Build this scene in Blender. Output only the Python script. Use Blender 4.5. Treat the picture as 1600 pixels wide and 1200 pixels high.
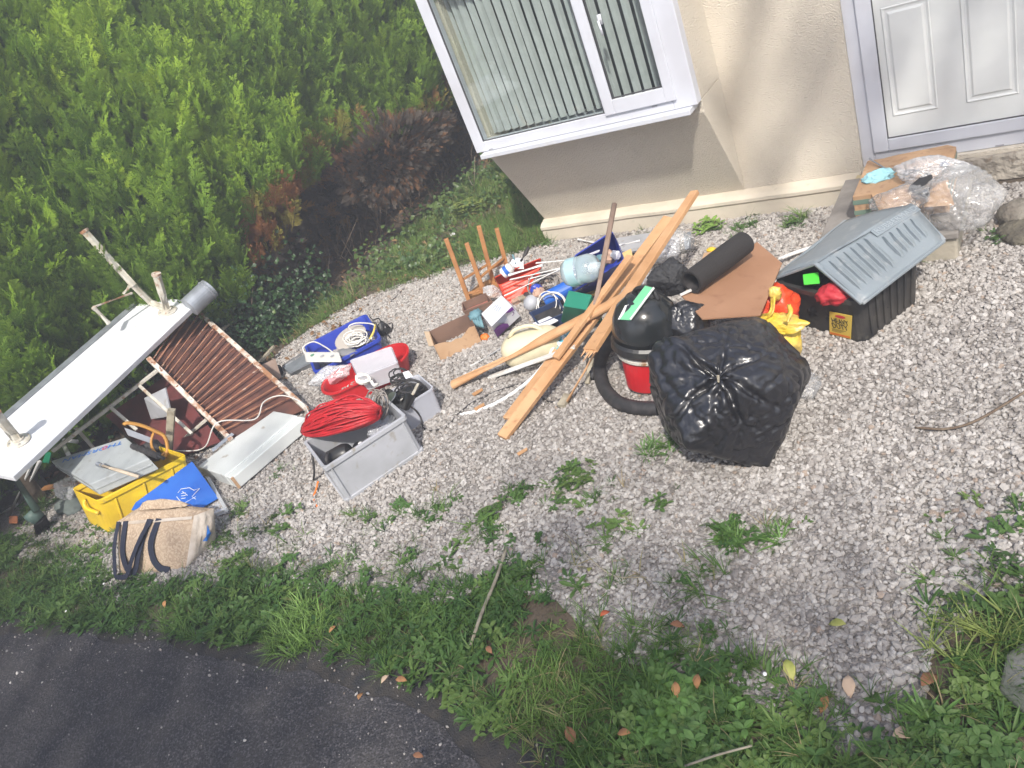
import bpy, bmesh, math, random
import numpy as np
from mathutils import Vector, Matrix, noise

random.seed(7)
rng = np.random.default_rng(7)
S = bpy.context.scene
for o in list(bpy.data.objects):
    bpy.data.objects.remove(o)

# ------------------------------------------------------------------ camera
F = 1205.0
H = 2.4
def _n(v): return v / np.linalg.norm(v)
_D = _n(np.array([873., 1936., F]))
_l = np.array([-1650., -10., F]); _l = _n(_l - _D * (_l @ _D))
_X = -_l; _Z = -_D; _Y = np.cross(_Z, _X)
RW = np.array([_X, _Y, _Z])
cam_data = bpy.data.cameras.new('camera')
cam = bpy.data.objects.new('camera', cam_data)
S.collection.objects.link(cam)
cam_data.sensor_width = 36.0
cam_data.lens = 36.0 * F / 1600.0
cam_data.clip_start = 0.05
cam_data.clip_end = 400
_r, _u, _b = RW @ np.array([1, 0, 0]), RW @ np.array([0, -1, 0]), RW @ np.array([0, 0, -1])
cam.matrix_world = Matrix(((_r[0], _u[0], _b[0], 0), (_r[1], _u[1], _b[1], 0), (_r[2], _u[2], _b[2], H), (0, 0, 0, 1)))
S.camera = cam

# ------------------------------------------------------------------ light
SUNDIR = Vector((-0.48, 0.74, -0.96)).normalized()       # the way the light travels
world = bpy.data.worlds.new('World'); S.world = world; world.use_nodes = True
wn = world.node_tree.nodes; wl = world.node_tree.links
sky = wn.new('ShaderNodeTexSky'); sky.sky_type = 'NISHITA'; sky.sun_disc = False
sky.sun_elevation = math.asin(-SUNDIR.z)
sky.sun_rotation = math.atan2(-SUNDIR.x, -SUNDIR.y)
sky.dust_density = 3.0; sky.air_density = 1.0
wl.new(sky.outputs[0], wn['Background'].inputs[0]); wn['Background'].inputs[1].default_value = 0.15
sl = bpy.data.lights.new('sun', 'SUN'); sl.energy = 3.4; sl.angle = math.radians(1.6); sl.color = (1.0, 0.95, 0.87)
so = bpy.data.objects.new('sun', sl); S.collection.objects.link(so)
so.rotation_euler = SUNDIR.to_track_quat('-Z', 'Y').to_euler()
S.view_settings.view_transform = 'Standard'; S.view_settings.look = 'None'
S.view_settings.exposure = 0.80; S.view_settings.gamma = 1.0; S.view_settings.use_curve_mapping = False

# ------------------------------------------------------------------ pixel -> place (measuring helpers)
def _ray(px, py): return RW @ np.array([px - 800., py - 600., F])
def at(px, py, z=0.0):
    r = _ray(px, py); t = (z - H) / r[2]; return Vector((r[0]*t, r[1]*t, z))
def aty(px, py, y):
    r = _ray(px, py); t = y / r[1]; return Vector((r[0]*t, y, H + r[2]*t))
def near(px, py, q):
    r = Vector(_ray(px, py)).normalized(); c = Vector((0, 0, H)); return c + r * ((q - c).dot(r))
def proj(p):
    c = RW.T @ (np.array(p) - np.array([0, 0, H])); return c[0]/c[2]*F + 800, c[1]/c[2]*F + 600

# ------------------------------------------------------------------ materials
def M(name, col, rough=0.55, metal=0.0, col2=None, vs=6.0, lo=0.4, hi=0.65, bump=0.0, bs=60.0, bd=0.01,
      spec=0.5, trans=0.0, coat=0.0, col3=None, vs3=40.0, lo3=0.55, hi3=0.7, stretch=None, sss=0):
    m = bpy.data.materials.new(name); m.use_nodes = True
    nt = m.node_tree; N = nt.nodes; L = nt.links; b = N['Principled BSDF']
    b.inputs['Base Color'].default_value = (*col, 1); b.inputs['Roughness'].default_value = rough
    b.inputs['Metallic'].default_value = metal; b.inputs['Specular IOR Level'].default_value = spec
    if trans: b.inputs['Transmission Weight'].default_value = trans
    if coat: b.inputs['Coat Weight'].default_value = coat
    tc = N.new('ShaderNodeTexCoord'); out = tc.outputs['Object']
    if stretch:
        mp = N.new('ShaderNodeMapping'); mp.inputs['Scale'].default_value = stretch; L.new(out, mp.inputs[0]); out = mp.outputs[0]
    last = None
    def layer(prev, c, sc, a, z):
        no = N.new('ShaderNodeTexNoise'); no.inputs['Scale'].default_value = sc; no.inputs['Detail'].default_value = 6
        L.new(out, no.inputs['Vector'])
        mr = N.new('ShaderNodeMapRange'); mr.inputs[1].default_value = a; mr.inputs[2].default_value = z
        L.new(no.outputs[0], mr.inputs[0])
        mx = N.new('ShaderNodeMix'); mx.data_type = 'RGBA'
        L.new(mr.outputs[0], mx.inputs[0])
        if prev is None: mx.inputs[6].default_value = (*col, 1)
        else: L.new(prev, mx.inputs[6])
        mx.inputs[7].default_value = (*c, 1)
        return mx.outputs[2]
    if col2: last = layer(None, col2, vs, lo, hi)
    if col3: last = layer(last, col3, vs3, lo3, hi3)
    if last: L.new(last, b.inputs['Base Color'])
    if bump:
        no = N.new('ShaderNodeTexNoise'); no.inputs['Scale'].default_value = bs; no.inputs['Detail'].default_value = 4
        L.new(out, no.inputs['Vector'])
        bp = N.new('ShaderNodeBump'); bp.inputs['Strength'].default_value = bump; bp.inputs['Distance'].default_value = bd
        L.new(no.outputs[0], bp.inputs['Height']); L.new(bp.outputs[0], b.inputs['Normal'])
    return m

def film(name, col=(0.9, 0.92, 0.93), alpha=0.3, rough=0.12, bump=0.3, bs=25):
    """thin clear plastic: see-through, faintly milky, with glossy creases"""
    m = bpy.data.materials.new(name); m.use_nodes = True
    nt = m.node_tree; N = nt.nodes; L = nt.links; b = N['Principled BSDF']
    b.inputs['Base Color'].default_value = (*col, 1); b.inputs['Roughness'].default_value = .5
    tr = N.new('ShaderNodeBsdfTransparent'); mx = N.new('ShaderNodeMixShader'); gl = N.new('ShaderNodeBsdfGlossy'); gl.inputs['Roughness'].default_value = rough
    m2 = N.new('ShaderNodeMixShader')
    lw = N.new('ShaderNodeLayerWeight'); lw.inputs[0].default_value = 0.5
    mr = N.new('ShaderNodeMapRange'); mr.inputs[3].default_value = alpha*.8; mr.inputs[4].default_value = min(1, alpha*2.2)
    no = N.new('ShaderNodeTexNoise'); no.inputs['Scale'].default_value = bs; no.inputs['Detail'].default_value = 3
    bp = N.new('ShaderNodeBump'); bp.inputs['Strength'].default_value = bump; bp.inputs['Distance'].default_value = .02
    tc = N.new('ShaderNodeTexCoord'); L.new(tc.outputs['Object'], no.inputs['Vector'])
    L.new(no.outputs[0], bp.inputs['Height']); L.new(bp.outputs[0], gl.inputs['Normal']); L.new(bp.outputs[0], lw.inputs['Normal'])
    L.new(lw.outputs['Facing'], mr.inputs[0]); L.new(mr.outputs[0], mx.inputs[0])
    L.new(tr.outputs[0], mx.inputs[1]); L.new(b.outputs[0], mx.inputs[2])
    f2 = N.new('ShaderNodeMapRange'); f2.inputs[3].default_value = .07; f2.inputs[4].default_value = .6; f3 = N.new('ShaderNodeMath'); f3.operation = 'POWER'; f3.inputs[1].default_value = 2.5; L.new(lw.outputs['Facing'], f3.inputs[0]); L.new(f3.outputs[0], f2.inputs[0])
    L.new(f2.outputs[0], m2.inputs[0]); L.new(mx.outputs[0], m2.inputs[1]); L.new(gl.outputs[0], m2.inputs[2]); L.new(m2.outputs[0], N['Material Output'].inputs[0])
    return m

def inst_mat(name, stops, rough=0.7, extra=None, tip=None, trl=0.0, spec=0.3, bump=0, bs=200):
    """colour picked per instance from attribute rnd; 'dead' attribute mixes towards extra; mesh attribute tip lightens new growth"""
    m = bpy.data.materials.new(name); m.use_nodes = True
    nt = m.node_tree; N = nt.nodes; L = nt.links; b = N['Principled BSDF']
    a = N.new('ShaderNodeAttribute'); a.attribute_type = 'INSTANCER'; a.attribute_name = 'rnd'
    cr = N.new('ShaderNodeValToRGB'); L.new(a.outputs['Fac'], cr.inputs[0])
    el = cr.color_ramp.elements
    while len(el) < len(stops): el.new(0.5)
    for i, (p, c) in enumerate(stops): el[i].position = p; el[i].color = (*c, 1)
    last = cr.outputs[0]
    if tip:
        t = N.new('ShaderNodeAttribute'); t.attribute_name = 'tip'
        mx = N.new('ShaderNodeMix'); mx.data_type = 'RGBA'; L.new(t.outputs['Fac'], mx.inputs[0]); L.new(last, mx.inputs[6])
        mx.inputs[7].default_value = (*tip, 1); last = mx.outputs[2]
    if extra:
        d = N.new('ShaderNodeAttribute'); d.attribute_type = 'INSTANCER'; d.attribute_name = 'dead'
        mx = N.new('ShaderNodeMix'); mx.data_type = 'RGBA'; L.new(d.outputs['Fac'], mx.inputs[0]); L.new(last, mx.inputs[6])
        mx.inputs[7].default_value = (*extra, 1); last = mx.outputs[2]; mx.clamp_factor = True
        sb_ = N.new('ShaderNodeMath'); sb_.operation = 'SUBTRACT'; sb_.inputs[1].default_value = 1; L.new(d.outputs['Fac'], sb_.inputs[0])
        mx = N.new('ShaderNodeMix'); mx.data_type = 'RGBA'; mx.clamp_factor = True; L.new(sb_.outputs[0], mx.inputs[0]); L.new(last, mx.inputs[6]); mx.inputs[7].default_value = (.15, .125, .105, 1); last = mx.outputs[2]
    L.new(last, b.inputs['Base Color']); b.inputs['Roughness'].default_value = rough; b.inputs['Specular IOR Level'].default_value = spec
    if bump:
        tc = N.new('ShaderNodeTexCoord')
        no = N.new('ShaderNodeTexNoise'); no.inputs['Scale'].default_value = bs; no.inputs['Detail'].default_value = 4
        bp = N.new('ShaderNodeBump'); bp.inputs['Strength'].default_value = bump; bp.inputs['Distance'].default_value = .004
        L.new(tc.outputs['Object'], no.inputs['Vector']); L.new(no.outputs[0], bp.inputs['Height']); L.new(bp.outputs[0], b.inputs['Normal'])
    if trl:
        ts = N.new('ShaderNodeBsdfTranslucent'); L.new(last, ts.inputs[0])
        ms = N.new('ShaderNodeMixShader'); ms.inputs[0].default_value = trl
        L.new(b.outputs[0], ms.inputs[1]); L.new(ts.outputs[0], ms.inputs[2]); L.new(ms.outputs[0], N['Material Output'].inputs[0])
    return m

# ------------------------------------------------------------------ mesh builder
def frame_of(d, up=Vector((0, 0, 1))):
    d = Vector(d).normalized(); up = Vector(up)
    if abs(d.dot(up.normalized())) > .99: up = Vector((1, 0, 0))
    s = d.cross(up).normalized(); u = s.cross(d).normalized()
    return d, s, u

class MB:
    def __init__(s): s.v = []; s.f = []
    def add(s, vs, fs):
        b = len(s.v); s.v += [tuple(v) for v in vs]; s.f += [tuple(i + b for i in f) for f in fs]; return s
    def box(s, x0, x1, y0, y1, z0, z1):
        return s.hexa([(x0,y0,z1),(x1,y0,z1),(x1,y1,z1),(x0,y1,z1)], [(x0,y0,z0),(x1,y0,z0),(x1,y1,z0),(x0,y1,z0)])
    def hexa(s, top, bot):
        return s.add(list(bot) + list(top), [(3,2,1,0),(4,5,6,7),(0,1,5,4),(1,2,6,5),(2,3,7,6),(3,0,4,7)])
    def slab(s, quad, t, down=None):
        q = [Vector(p) for p in quad]; n = len(q)
        nn = (q[1]-q[0]).cross(q[2]-q[0]).normalized() if down is None else -Vector(down)
        if down is None and nn.z < 0: nn = -nn
        low = [p - nn*t for p in q]
        return s.add([*low, *q], [tuple(range(n-1, -1, -1)), tuple(range(n, 2*n))] + [(i, (i+1) % n, n+(i+1) % n, n+i) for i in range(n)])
    def beam(s, p0, p1, w, h, up=(0,0,1), w1=None, h1=None, twist=0):
        p0 = Vector(p0); p1 = Vector(p1); d, a, u = frame_of(p1-p0, up)
        if twist:
            R = Matrix.Rotation(twist, 3, d); a = R @ a; u = R @ u
        w1 = w if w1 is None else w1; h1 = h if h1 is None else h1
        r0 = [p0 + a*x*w/2 + u*y*h/2 for x, y in ((-1,-1),(1,-1),(1,1),(-1,1))]
        r1 = [p1 + a*x*w1/2 + u*y*h1/2 for x, y in ((-1,-1),(1,-1),(1,1),(-1,1))]
        return s.loft([r0, r1])
    def loft(s, rings, caps=True, closed=False):
        n = len(rings[0]); b = len(s.v)
        for r in rings: s.v += [tuple(p) for p in r]
        m = len(rings)
        for k in range(m if closed else m-1):
            k2 = (k+1) % m
            for i in range(n):
                j = (i+1) % n
                s.f.append((b+k*n+i, b+k*n+j, b+k2*n+j, b+k2*n+i))
        if caps and not closed:
            s.f.append(tuple(b+i for i in range(n-1, -1, -1))); s.f.append(tuple(b+(m-1)*n+i for i in range(n)))
        return s
    def tube(s, pts, r, n=8, closed=False, caps=True, flat=1.0):
        pts = [Vector(p) for p in pts]; m = len(pts); rings = []; prev = None
        for i, p in enumerate(pts):
            if closed: d = pts[(i+1) % m] - pts[i-1]
            else: d = pts[min(i+1, m-1)] - pts[max(i-1, 0)]
            if d.length < 1e-9: d = Vector((0,0,1))
            d.normalize()
            if prev is None: _, a, u = frame_of(d)
            else:
                a = prev - d*prev.dot(d)
                if a.length < 1e-6: _, a, u = frame_of(d)
                a.normalize(); u = d.cross(a)
            prev = a; rr = r[i] if isinstance(r, (list, tuple)) else r
            rings.append([p + a*math.cos(t)*rr + u*math.sin(t)*rr*flat for t in [2*math.pi*k/n for k in range(n)]])
        return s.loft(rings, caps, closed)
    def lathe(s, prof, n=24, c=(0,0,0), axis=(0,0,1), caps=True, squash=1.0):
        c = Vector(c); d, a, u = frame_of(axis, (0, 1, 0.01))
        rings = [[c + d*z + a*math.cos(t)*r + u*math.sin(t)*r*squash for t in [2*math.pi*k/n for k in range(n)]] for r, z in prof]
        return s.loft(rings, caps)
    def grid(s, fn, nu, nv):
        b = len(s.v)
        for i in range(nu+1):
            for j in range(nv+1): s.v.append(tuple(fn(i/nu, j/nv)))
        for i in range(nu):
            for j in range(nv):
                a = b+i*(nv+1)+j; s.f.append((a, a+nv+1, a+nv+2, a+1))
        return s
    def build(s, name, mat, parent=None, smooth=False, bevel=0.0, seg=2, sub=0, solid=0.0, kind=None, label=None):
        o0 = Vector(parent['_o']) if parent is not None and '_o' in parent else Vector((0,0,0))
        me = bpy.data.meshes.new(name)
        me.from_pydata([(x-o0.x, y-o0.y, z-o0.z) for x, y, z in s.v], [], s.f); me.update()
        bm = bmesh.new(); bm.from_mesh(me); bmesh.ops.recalc_face_normals(bm, faces=bm.faces); bm.to_mesh(me); bm.free()
        if smooth:
            me.polygons.foreach_set('use_smooth', [True]*len(me.polygons))
        me.materials.append(mat)
        o = bpy.data.objects.new(name, me); S.collection.objects.link(o)
        if parent is not None: o.parent = parent; o['_o'] = tuple(o0)
        if solid: md = o.modifiers.new('s', 'SOLIDIFY'); md.thickness = solid; md.offset = 0
        if bevel:
            md = o.modifiers.new('b', 'BEVEL'); md.width = bevel; md.segments = seg; md.limit_method = 'ANGLE'; md.angle_limit = math.radians(40)
        if sub: md = o.modifiers.new('u', 'SUBSURF'); md.levels = sub; md.render_levels = sub
        if kind: o['kind'] = kind
        if label: o['label'] = label
        return o

def T(name, label, cat, loc, group=None):
    o = bpy.data.objects.new(name, None); S.collection.objects.link(o); o.location = Vector(loc); o['_o'] = tuple(Vector(loc))
    o.empty_display_size = .1
    o['label'] = label; o['category'] = cat
    if group: o['group'] = group
    return o
def tag(o, label, cat, group=None):
    o['label'] = label; o['category'] = cat
    if group: o['group'] = group
    return o
def struct(o): o['kind'] = 'structure'; return o

def rr(w, l, r, z, n=4):
    r = min(r, w/2*.98, l/2*.98); out = []
    for cx, cy, a0 in ((w/2-r, l/2-r, 0), (-w/2+r, l/2-r, 90), (-w/2+r, -l/2+r, 180), (w/2-r, -l/2+r, 270)):
        for k in range(n+1):
            a = math.radians(a0 + 90*k/n); out.append((cx + r*math.cos(a), cy + r*math.sin(a), z))
    return out
def shell(mb, rings, Mx, n=4):
    """rings: (w, l, r, z) from outer bottom over the rim to inner bottom"""
    return mb.loft([[Mx @ Vector(p) for p in rr(w, l, r, z, n)] for w, l, r, z in rings])
def open_box(mb, Mx, w, l, h, t=.9, wall=.006, r=.03, lip=.012, liph=.02, floor=.008):
    R = [(w*t, l*t, r*.8, 0), (w - 2*lip, l - 2*lip, r, h-liph), (w, l, r, h-liph), (w, l, r, h), (w-2*lip-2*wall, l-2*lip-2*wall, r*.9, h),
         (w*t-2*wall, l*t-2*wall, r*.7, floor)]
    return shell(mb, R, Mx)
def ZM(c, yaw, tilt=0, tax='X'):
    return Matrix.Translation(Vector(c)) @ Matrix.Rotation(yaw, 4, 'Z') @ Matrix.Rotation(tilt, 4, tax)

def text_geo(txt, size=1.0, depth=0.0):
    cu = bpy.data.curves.new('t', 'FONT'); cu.body = txt; cu.size = size; cu.extrude = depth; cu.align_x = 'CENTER'; cu.align_y = 'CENTER'; cu.resolution_u = 2
    ob = bpy.data.objects.new('t', cu); S.collection.objects.link(ob)
    dg = bpy.context.evaluated_depsgraph_get(); me = bpy.data.meshes.new_from_object(ob.evaluated_get(dg))
    vs = [v.co.copy() for v in me.vertices]; fs = [tuple(p.vertices) for p in me.polygons]
    bpy.data.objects.remove(ob); bpy.data.curves.remove(cu); bpy.data.meshes.remove(me)
    return vs, fs
def put_text(txt, o, xd, yd, height, name, mat, parent, width=None, depth=.001):
    xd = Vector(xd).normalized(); yd = Vector(yd); yd = (yd - xd*yd.dot(xd)).normalized(); zd = xd.cross(yd)
    vs, fs = text_geo(txt, 1.0, .5)
    w = max(v.x for v in vs) - min(v.x for v in vs); hh = max(v.y for v in vs) - min(v.y for v in vs)
    sx = (width / w) if width else height / hh; sy = height / hh
    mb = MB(); mb.add([Vector(o) + xd*v.x*sx + yd*v.y*sy + zd*(v.z*depth) for v in vs], fs)
    return mb.build(name, mat, parent)

def crumple(c, rad, amp=.15, seed=0, sub=4, flat=None, knot=None, sharp=1.6, rot=0, folds=0):
    """a sagging, creased bag surface: an icosphere pushed in and out by ridged noise"""
    bm = bmesh.new(); bmesh.ops.create_icosphere(bm, subdivisions=sub, radius=1.0)
    c = Vector(c); off = Vector((seed*7.3, seed*3.1, seed*1.7)); out = []
    R = Matrix.Rotation(rot, 3, 'Z')
    for v in bm.verts:
        d = v.co.normalized()
        a = 1 - abs(noise.noise(d*1.6 + off)) * 2; b2 = 1 - abs(noise.noise(d*3.7 + off*2)) * 2; e = 1 - abs(noise.noise(d*8.1 + off)) * 2
        k = 1 + amp*((a-.5)*.8 + (b2-.5)*.45 + (e-.5)*.2)
        if knot is not None:
            ang = d.angle(knot); q = Vector(knot); _, s1, u1 = frame_of(q)
            ph = math.atan2(d.dot(u1), d.dot(s1))
            fold = abs(math.sin(ph*folds/2 + 1.3*noise.noise(d*2+off)))
            if ang < 1.5:
                w = (1-ang/1.5)
                k -= .16*(1-fold)*min(1, ang*3)*w + .25*max(0, 1-ang/.35)
        p = Vector((d.x*rad[0], d.y*rad[1], d.z*rad[2]))*k; p = R @ p
        out.append(p + c)
    if flat is not None:
        for p in out:
            if p.z < flat + .02:
                p.z = flat + max(0, (p.z-flat))*.3
    fs = [tuple(v.index for v in f.verts) for f in bm.faces]; bm.free()
    return MB().add(out, fs)

def faceted(c, rad, planes=20, seed=0, sub=5, flat=None, knot=None, rot=0, fine=.03, spread=.22, fall=1.3, nf=11, depth=.12):
    """a film bag: nearly flat facets meeting in creases, drawn in folds towards a knot"""
    r = random.Random(seed); nrmls = []; 
    for i in range(planes):
        z = 1 - 2*(i+.5)/planes; a = i*2.39996 + r.uniform(-.5, .5); q = math.sqrt(1-z*z)
        nrmls.append((Vector((math.cos(a)*q, math.sin(a)*q, z + r.uniform(-.15, .15))).normalized(), 1 - spread*r.random()))
    phis = [r.uniform(0, 6.283) for _ in range(nf)]; dep = [r.uniform(.4, 1) for _ in range(nf)]
    bm = bmesh.new(); bmesh.ops.create_icosphere(bm, subdivisions=sub, radius=1.0); c = Vector(c); out = []; off = Vector((seed*1.3, 2.1, 5.5)); R = Matrix.Rotation(rot, 3, 'Z')
    if knot is not None: q = Vector(knot).normalized(); _, s1, u1 = frame_of(q)
    for v in bm.verts:
        d = v.co.normalized(); dj = (d + noise.noise_vector(d*2.3+off)*.13).normalized(); acc = 0
        for nn, h in nrmls:
            k = dj.dot(nn)
            if k > .2: acc += (k/h)**22
        k = acc**(-1/22)
        cr = abs(noise.noise(d*5.5 + off)); k -= fine*max(0, 1-cr*7)
        cr = abs(noise.noise(d*3.1 + off*2)); k -= fine*1.3*max(0, 1-cr*9)
        if knot is not None:
            ang = d.angle(q)
            if ang < fall:
                ph = math.atan2(d.dot(u1), d.dot(s1)) + .25*noise.noise(d*3+off)
                w = .035/max(.12, math.sin(ang)) ; f = (1-ang/fall)
                for p_, dd in zip(phis, dep):
                    e = (ph-p_+math.pi) % (2*math.pi) - math.pi; k -= depth*dd*f*math.exp(-(e/w)**2) - depth*.45*dd*f*math.exp(-((abs(e)-2.2*w)/(w*1.2))**2)
                k -= .10*max(0, 1-ang/.5)
        p = R @ (Vector((d.x*rad[0], d.y*rad[1], d.z*rad[2]))*k); out.append(p + c)
    if flat is not None:
        for p in out:
            if p.z < flat + .02: p.z = flat + max(0, (p.z-flat))*.3
    fs = [tuple(v.index for v in f.verts) for f in bm.faces]; bm.free()
    return MB().add(out, fs)

def coil(c, R, r, turns, seed=0, tilt=(0,0,1), flat=.3, step=26, jit=.12, squash=1.0):
    rnd = random.Random(seed); c = Vector(c); d, a, u = frame_of(tilt, (0,1,.01)); pts = []
    for k in range(int(turns*step)+1):
        t = 2*math.pi*k/step; kk = k/step
        q = R*(1 + jit*math.sin(kk*2.3+seed) + jit*.6*math.sin(kk*5.1+seed*2))
        pts.append(c + a*math.cos(t)*q + u*math.sin(t)*q*squash + d*(R*flat*math.sin(kk*1.7+seed*3) + (rnd.random()-.5)*r*1.5)
                   + (a*math.sin(kk*3.3)+u*math.cos(kk*2.9+1))*R*jit)
    return MB().tube(pts, r, 5)
def spline(pts, n=8):
    pts = [Vector(p) for p in pts]; out = []
    P = [pts[0]*2-pts[1]] + pts + [pts[-1]*2-pts[-2]]
    for i in range(1, len(P)-2):
        for k in range(n):
            t = k/n; a, b, c, d = P[i-1], P[i], P[i+1], P[i+2]
            out.append(.5*((2*b) + (c-a)*t + (2*a-5*b+4*c-d)*t*t + (3*b-a-3*c+d)*t**3))
    out.append(pts[-1]); return out

def gn_scatter(name, pts, rot, scale, rnd, idx, protos, mats, dead=None, parent=None):
    """one object whose geometry nodes place small leaf / stone / blade meshes on its points"""
    me = bpy.data.meshes.new(name); n = len(pts); me.vertices.add(n)
    me.vertices.foreach_set('co', np.asarray(pts, dtype=np.float32).ravel())
    for nm, ty, key, arr in (('rot', 'FLOAT_VECTOR', 'vector', rot), ('scl', 'FLOAT_VECTOR', 'vector', scale), ('rnd', 'FLOAT', 'value', rnd),
                             ('dead', 'FLOAT', 'value', dead if dead is not None else np.zeros(n)), ('idx', 'INT', 'value', idx)):
        at_ = me.attributes.new(nm, ty, 'POINT'); at_.data.foreach_set(key, np.asarray(arr).astype(np.int32 if ty == 'INT' else np.float32).ravel())
    ob = bpy.data.objects.new(name, me); S.collection.objects.link(ob)
    if parent is not None: ob.parent = parent; ob.matrix_parent_inverse = Matrix.Translation(-Vector(parent['_o']))
    ng = bpy.data.node_groups.new(name, 'GeometryNodeTree')
    ng.interface.new_socket('Geometry', in_out='INPUT', socket_type='NodeSocketGeometry')
    ng.interface.new_socket('Geometry', in_out='OUTPUT', socket_type='NodeSocketGeometry')
    N = ng.nodes; L = ng.links; gi = N.new('NodeGroupInput'); go = N.new('NodeGroupOutput')
    j = N.new('GeometryNodeJoinGeometry')
    for p in reversed(protos):
        po = bpy.data.objects.new(name + '_shape', p)
        oi = N.new('GeometryNodeObjectInfo'); oi.inputs['Object'].default_value = po; oi.inputs['As Instance'].default_value = False
        g2 = N.new('GeometryNodeGeometryToInstance'); L.new(oi.outputs['Geometry'], g2.inputs[0]); L.new(g2.outputs[0], j.inputs[0])
    ip = N.new('GeometryNodeInstanceOnPoints'); L.new(gi.outputs[0], ip.inputs['Points']); L.new(j.outputs[0], ip.inputs['Instance'])
    ip.inputs['Pick Instance'].default_value = True
    for nm, ty, sk in (('rot', 'FLOAT_VECTOR', 'Rotation'), ('scl', 'FLOAT_VECTOR', 'Scale'), ('idx', 'INT', 'Instance Index')):
        na = N.new('GeometryNodeInputNamedAttribute'); na.data_type = ty; na.inputs['Name'].default_value = nm
        L.new([o for o in na.outputs if o.enabled and o.name == 'Attribute'][0], ip.inputs[sk])
    L.new(ip.outputs[0], go.inputs[0])
    md = ob.modifiers.new('scatter', 'NODES'); md.node_group = ng
    for m in mats: me.materials.append(m)
    return ob

def inpoly(P, poly):
    P = np.asarray(P); x, y = P[:, 0], P[:, 1]; r = np.zeros(len(P), bool); n = len(poly); j = n-1
    for i in range(n):
        xi, yi = poly[i][0], poly[i][1]; xj, yj = poly[j][0], poly[j][1]
        r ^= ((yi > y) != (yj > y)) & (x < (xj-xi)*(y-yi)/(yj-yi+1e-12)+xi); j = i
    return r
def gp(pxs): return [tuple(at(x, y))[:2] for x, y in pxs]
def vnoise(P, sc, seed=0):
    return np.array([noise.noise(Vector((p[0]*sc+seed*9.1, p[1]*sc+seed*4.7, seed))) for p in P])

# ================================================================== THE GROUND
m_soil = M('soil', (.085, .065, .045), .95, col2=(.13, .10, .07), vs=3, bump=.6, bs=40, bd=.02)
m_bed = M('gravel_bed', (.22, .20, .18), .95, col2=(.33, .30, .28), vs=45, lo=.45, hi=.6, bump=1, bs=90, bd=.02)
m_road = M('asphalt', (.036, .035, .040), .92, col2=(.060, .055, .055), vs=5, col3=(.13, .12, .125), vs3=105, lo3=.50, hi3=.66, bump=1, bs=115, bd=.014)
m_grit = M('road_grit', (.06, .052, .045), .95, col2=(.03, .03, .032), vs=14, bump=.8, bs=120, bd=.01)

mb = MB(); mb.grid(lambda u, v: (-60 + 120*u, -60 + 120*v, -.004), 2, 2)
struct(mb.build('ground', m_soil))

def sheet(poly, z, step=.12, jitter=.05, seed=1):
    """a flat sheet with an irregular outline"""
    pts = []
    n = len(poly)
    for i in range(n):
        a, b = Vector(poly[i]).to_2d(), Vector(poly[(i+1) % n]).to_2d(); k = max(1, min(60, int((b-a).length/step)))
        for q in range(k):
            p = a.lerp(b, q/k); o = noise.noise_vector(Vector((p.x*2.3, p.y*2.3, seed)))*jitter + noise.noise_vector(Vector((p.x*9, p.y*9, seed)))*jitter*.4
            pts.append((p.x+o.x, p.y+o.y, z))
    mb = MB(); mb.add(pts, [tuple(range(len(pts)))]); return mb

UP_EDGE = [(-260, 905), (0, 830), (120, 850), (200, 905), (310, 900), (420, 868), (560, 880), (700, 900), (790, 868), (900, 885), (1000, 960), (1150, 985), (1240, 1045), (1330, 1092), (1450, 1050), (1470, 960), (1530, 880), (1640, 830)]
LOW_EDGE = [(-260, 965), (0, 978), (150, 985), (330, 1008), (500, 1022), (620, 1062), (720, 1110), (830, 1210), (1000, 1330), (1640, 1500)]
road_e = gp(LOW_EDGE)
road_e0 = road_e; road_e = [(x, y-.07-.05*noise.noise(Vector((x*3, 0, 2)))) for x, y in road_e]
road_poly = [(-14, .9)] + road_e + [(6, road_e[-1][1]), (30, road_e[-1][1]), (30, -30), (-14, -30)]
struct(sheet([(-14, 1.1)] + [(x, y+.12) for x, y in road_e0] + [(6, .3), (6, -1), (-14, -1)], .000, jitter=.09, seed=5).build('road_margin', m_grit))
struct(sheet(road_poly, .004, step=.05, jitter=.06, seed=2).build('road', m_road))
GRASS_E = [(300, 640), (400, 590), (440, 548), (500, 505), (560, 470), (640, 440), (705, 420), (770, 405), (860, 378)]
bed_poly = [(p[0], p[1]-.20) for p in gp(UP_EDGE)] + [(2.6, 2.4), (2.6, 5.08)] + [(-3.5, 5.08)] + gp(GRASS_E[::-1]) + [(-6.2, 2.2)]
struct(sheet(bed_poly, .004, jitter=.05, seed=3).build('gravel_bed', m_bed))

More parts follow.
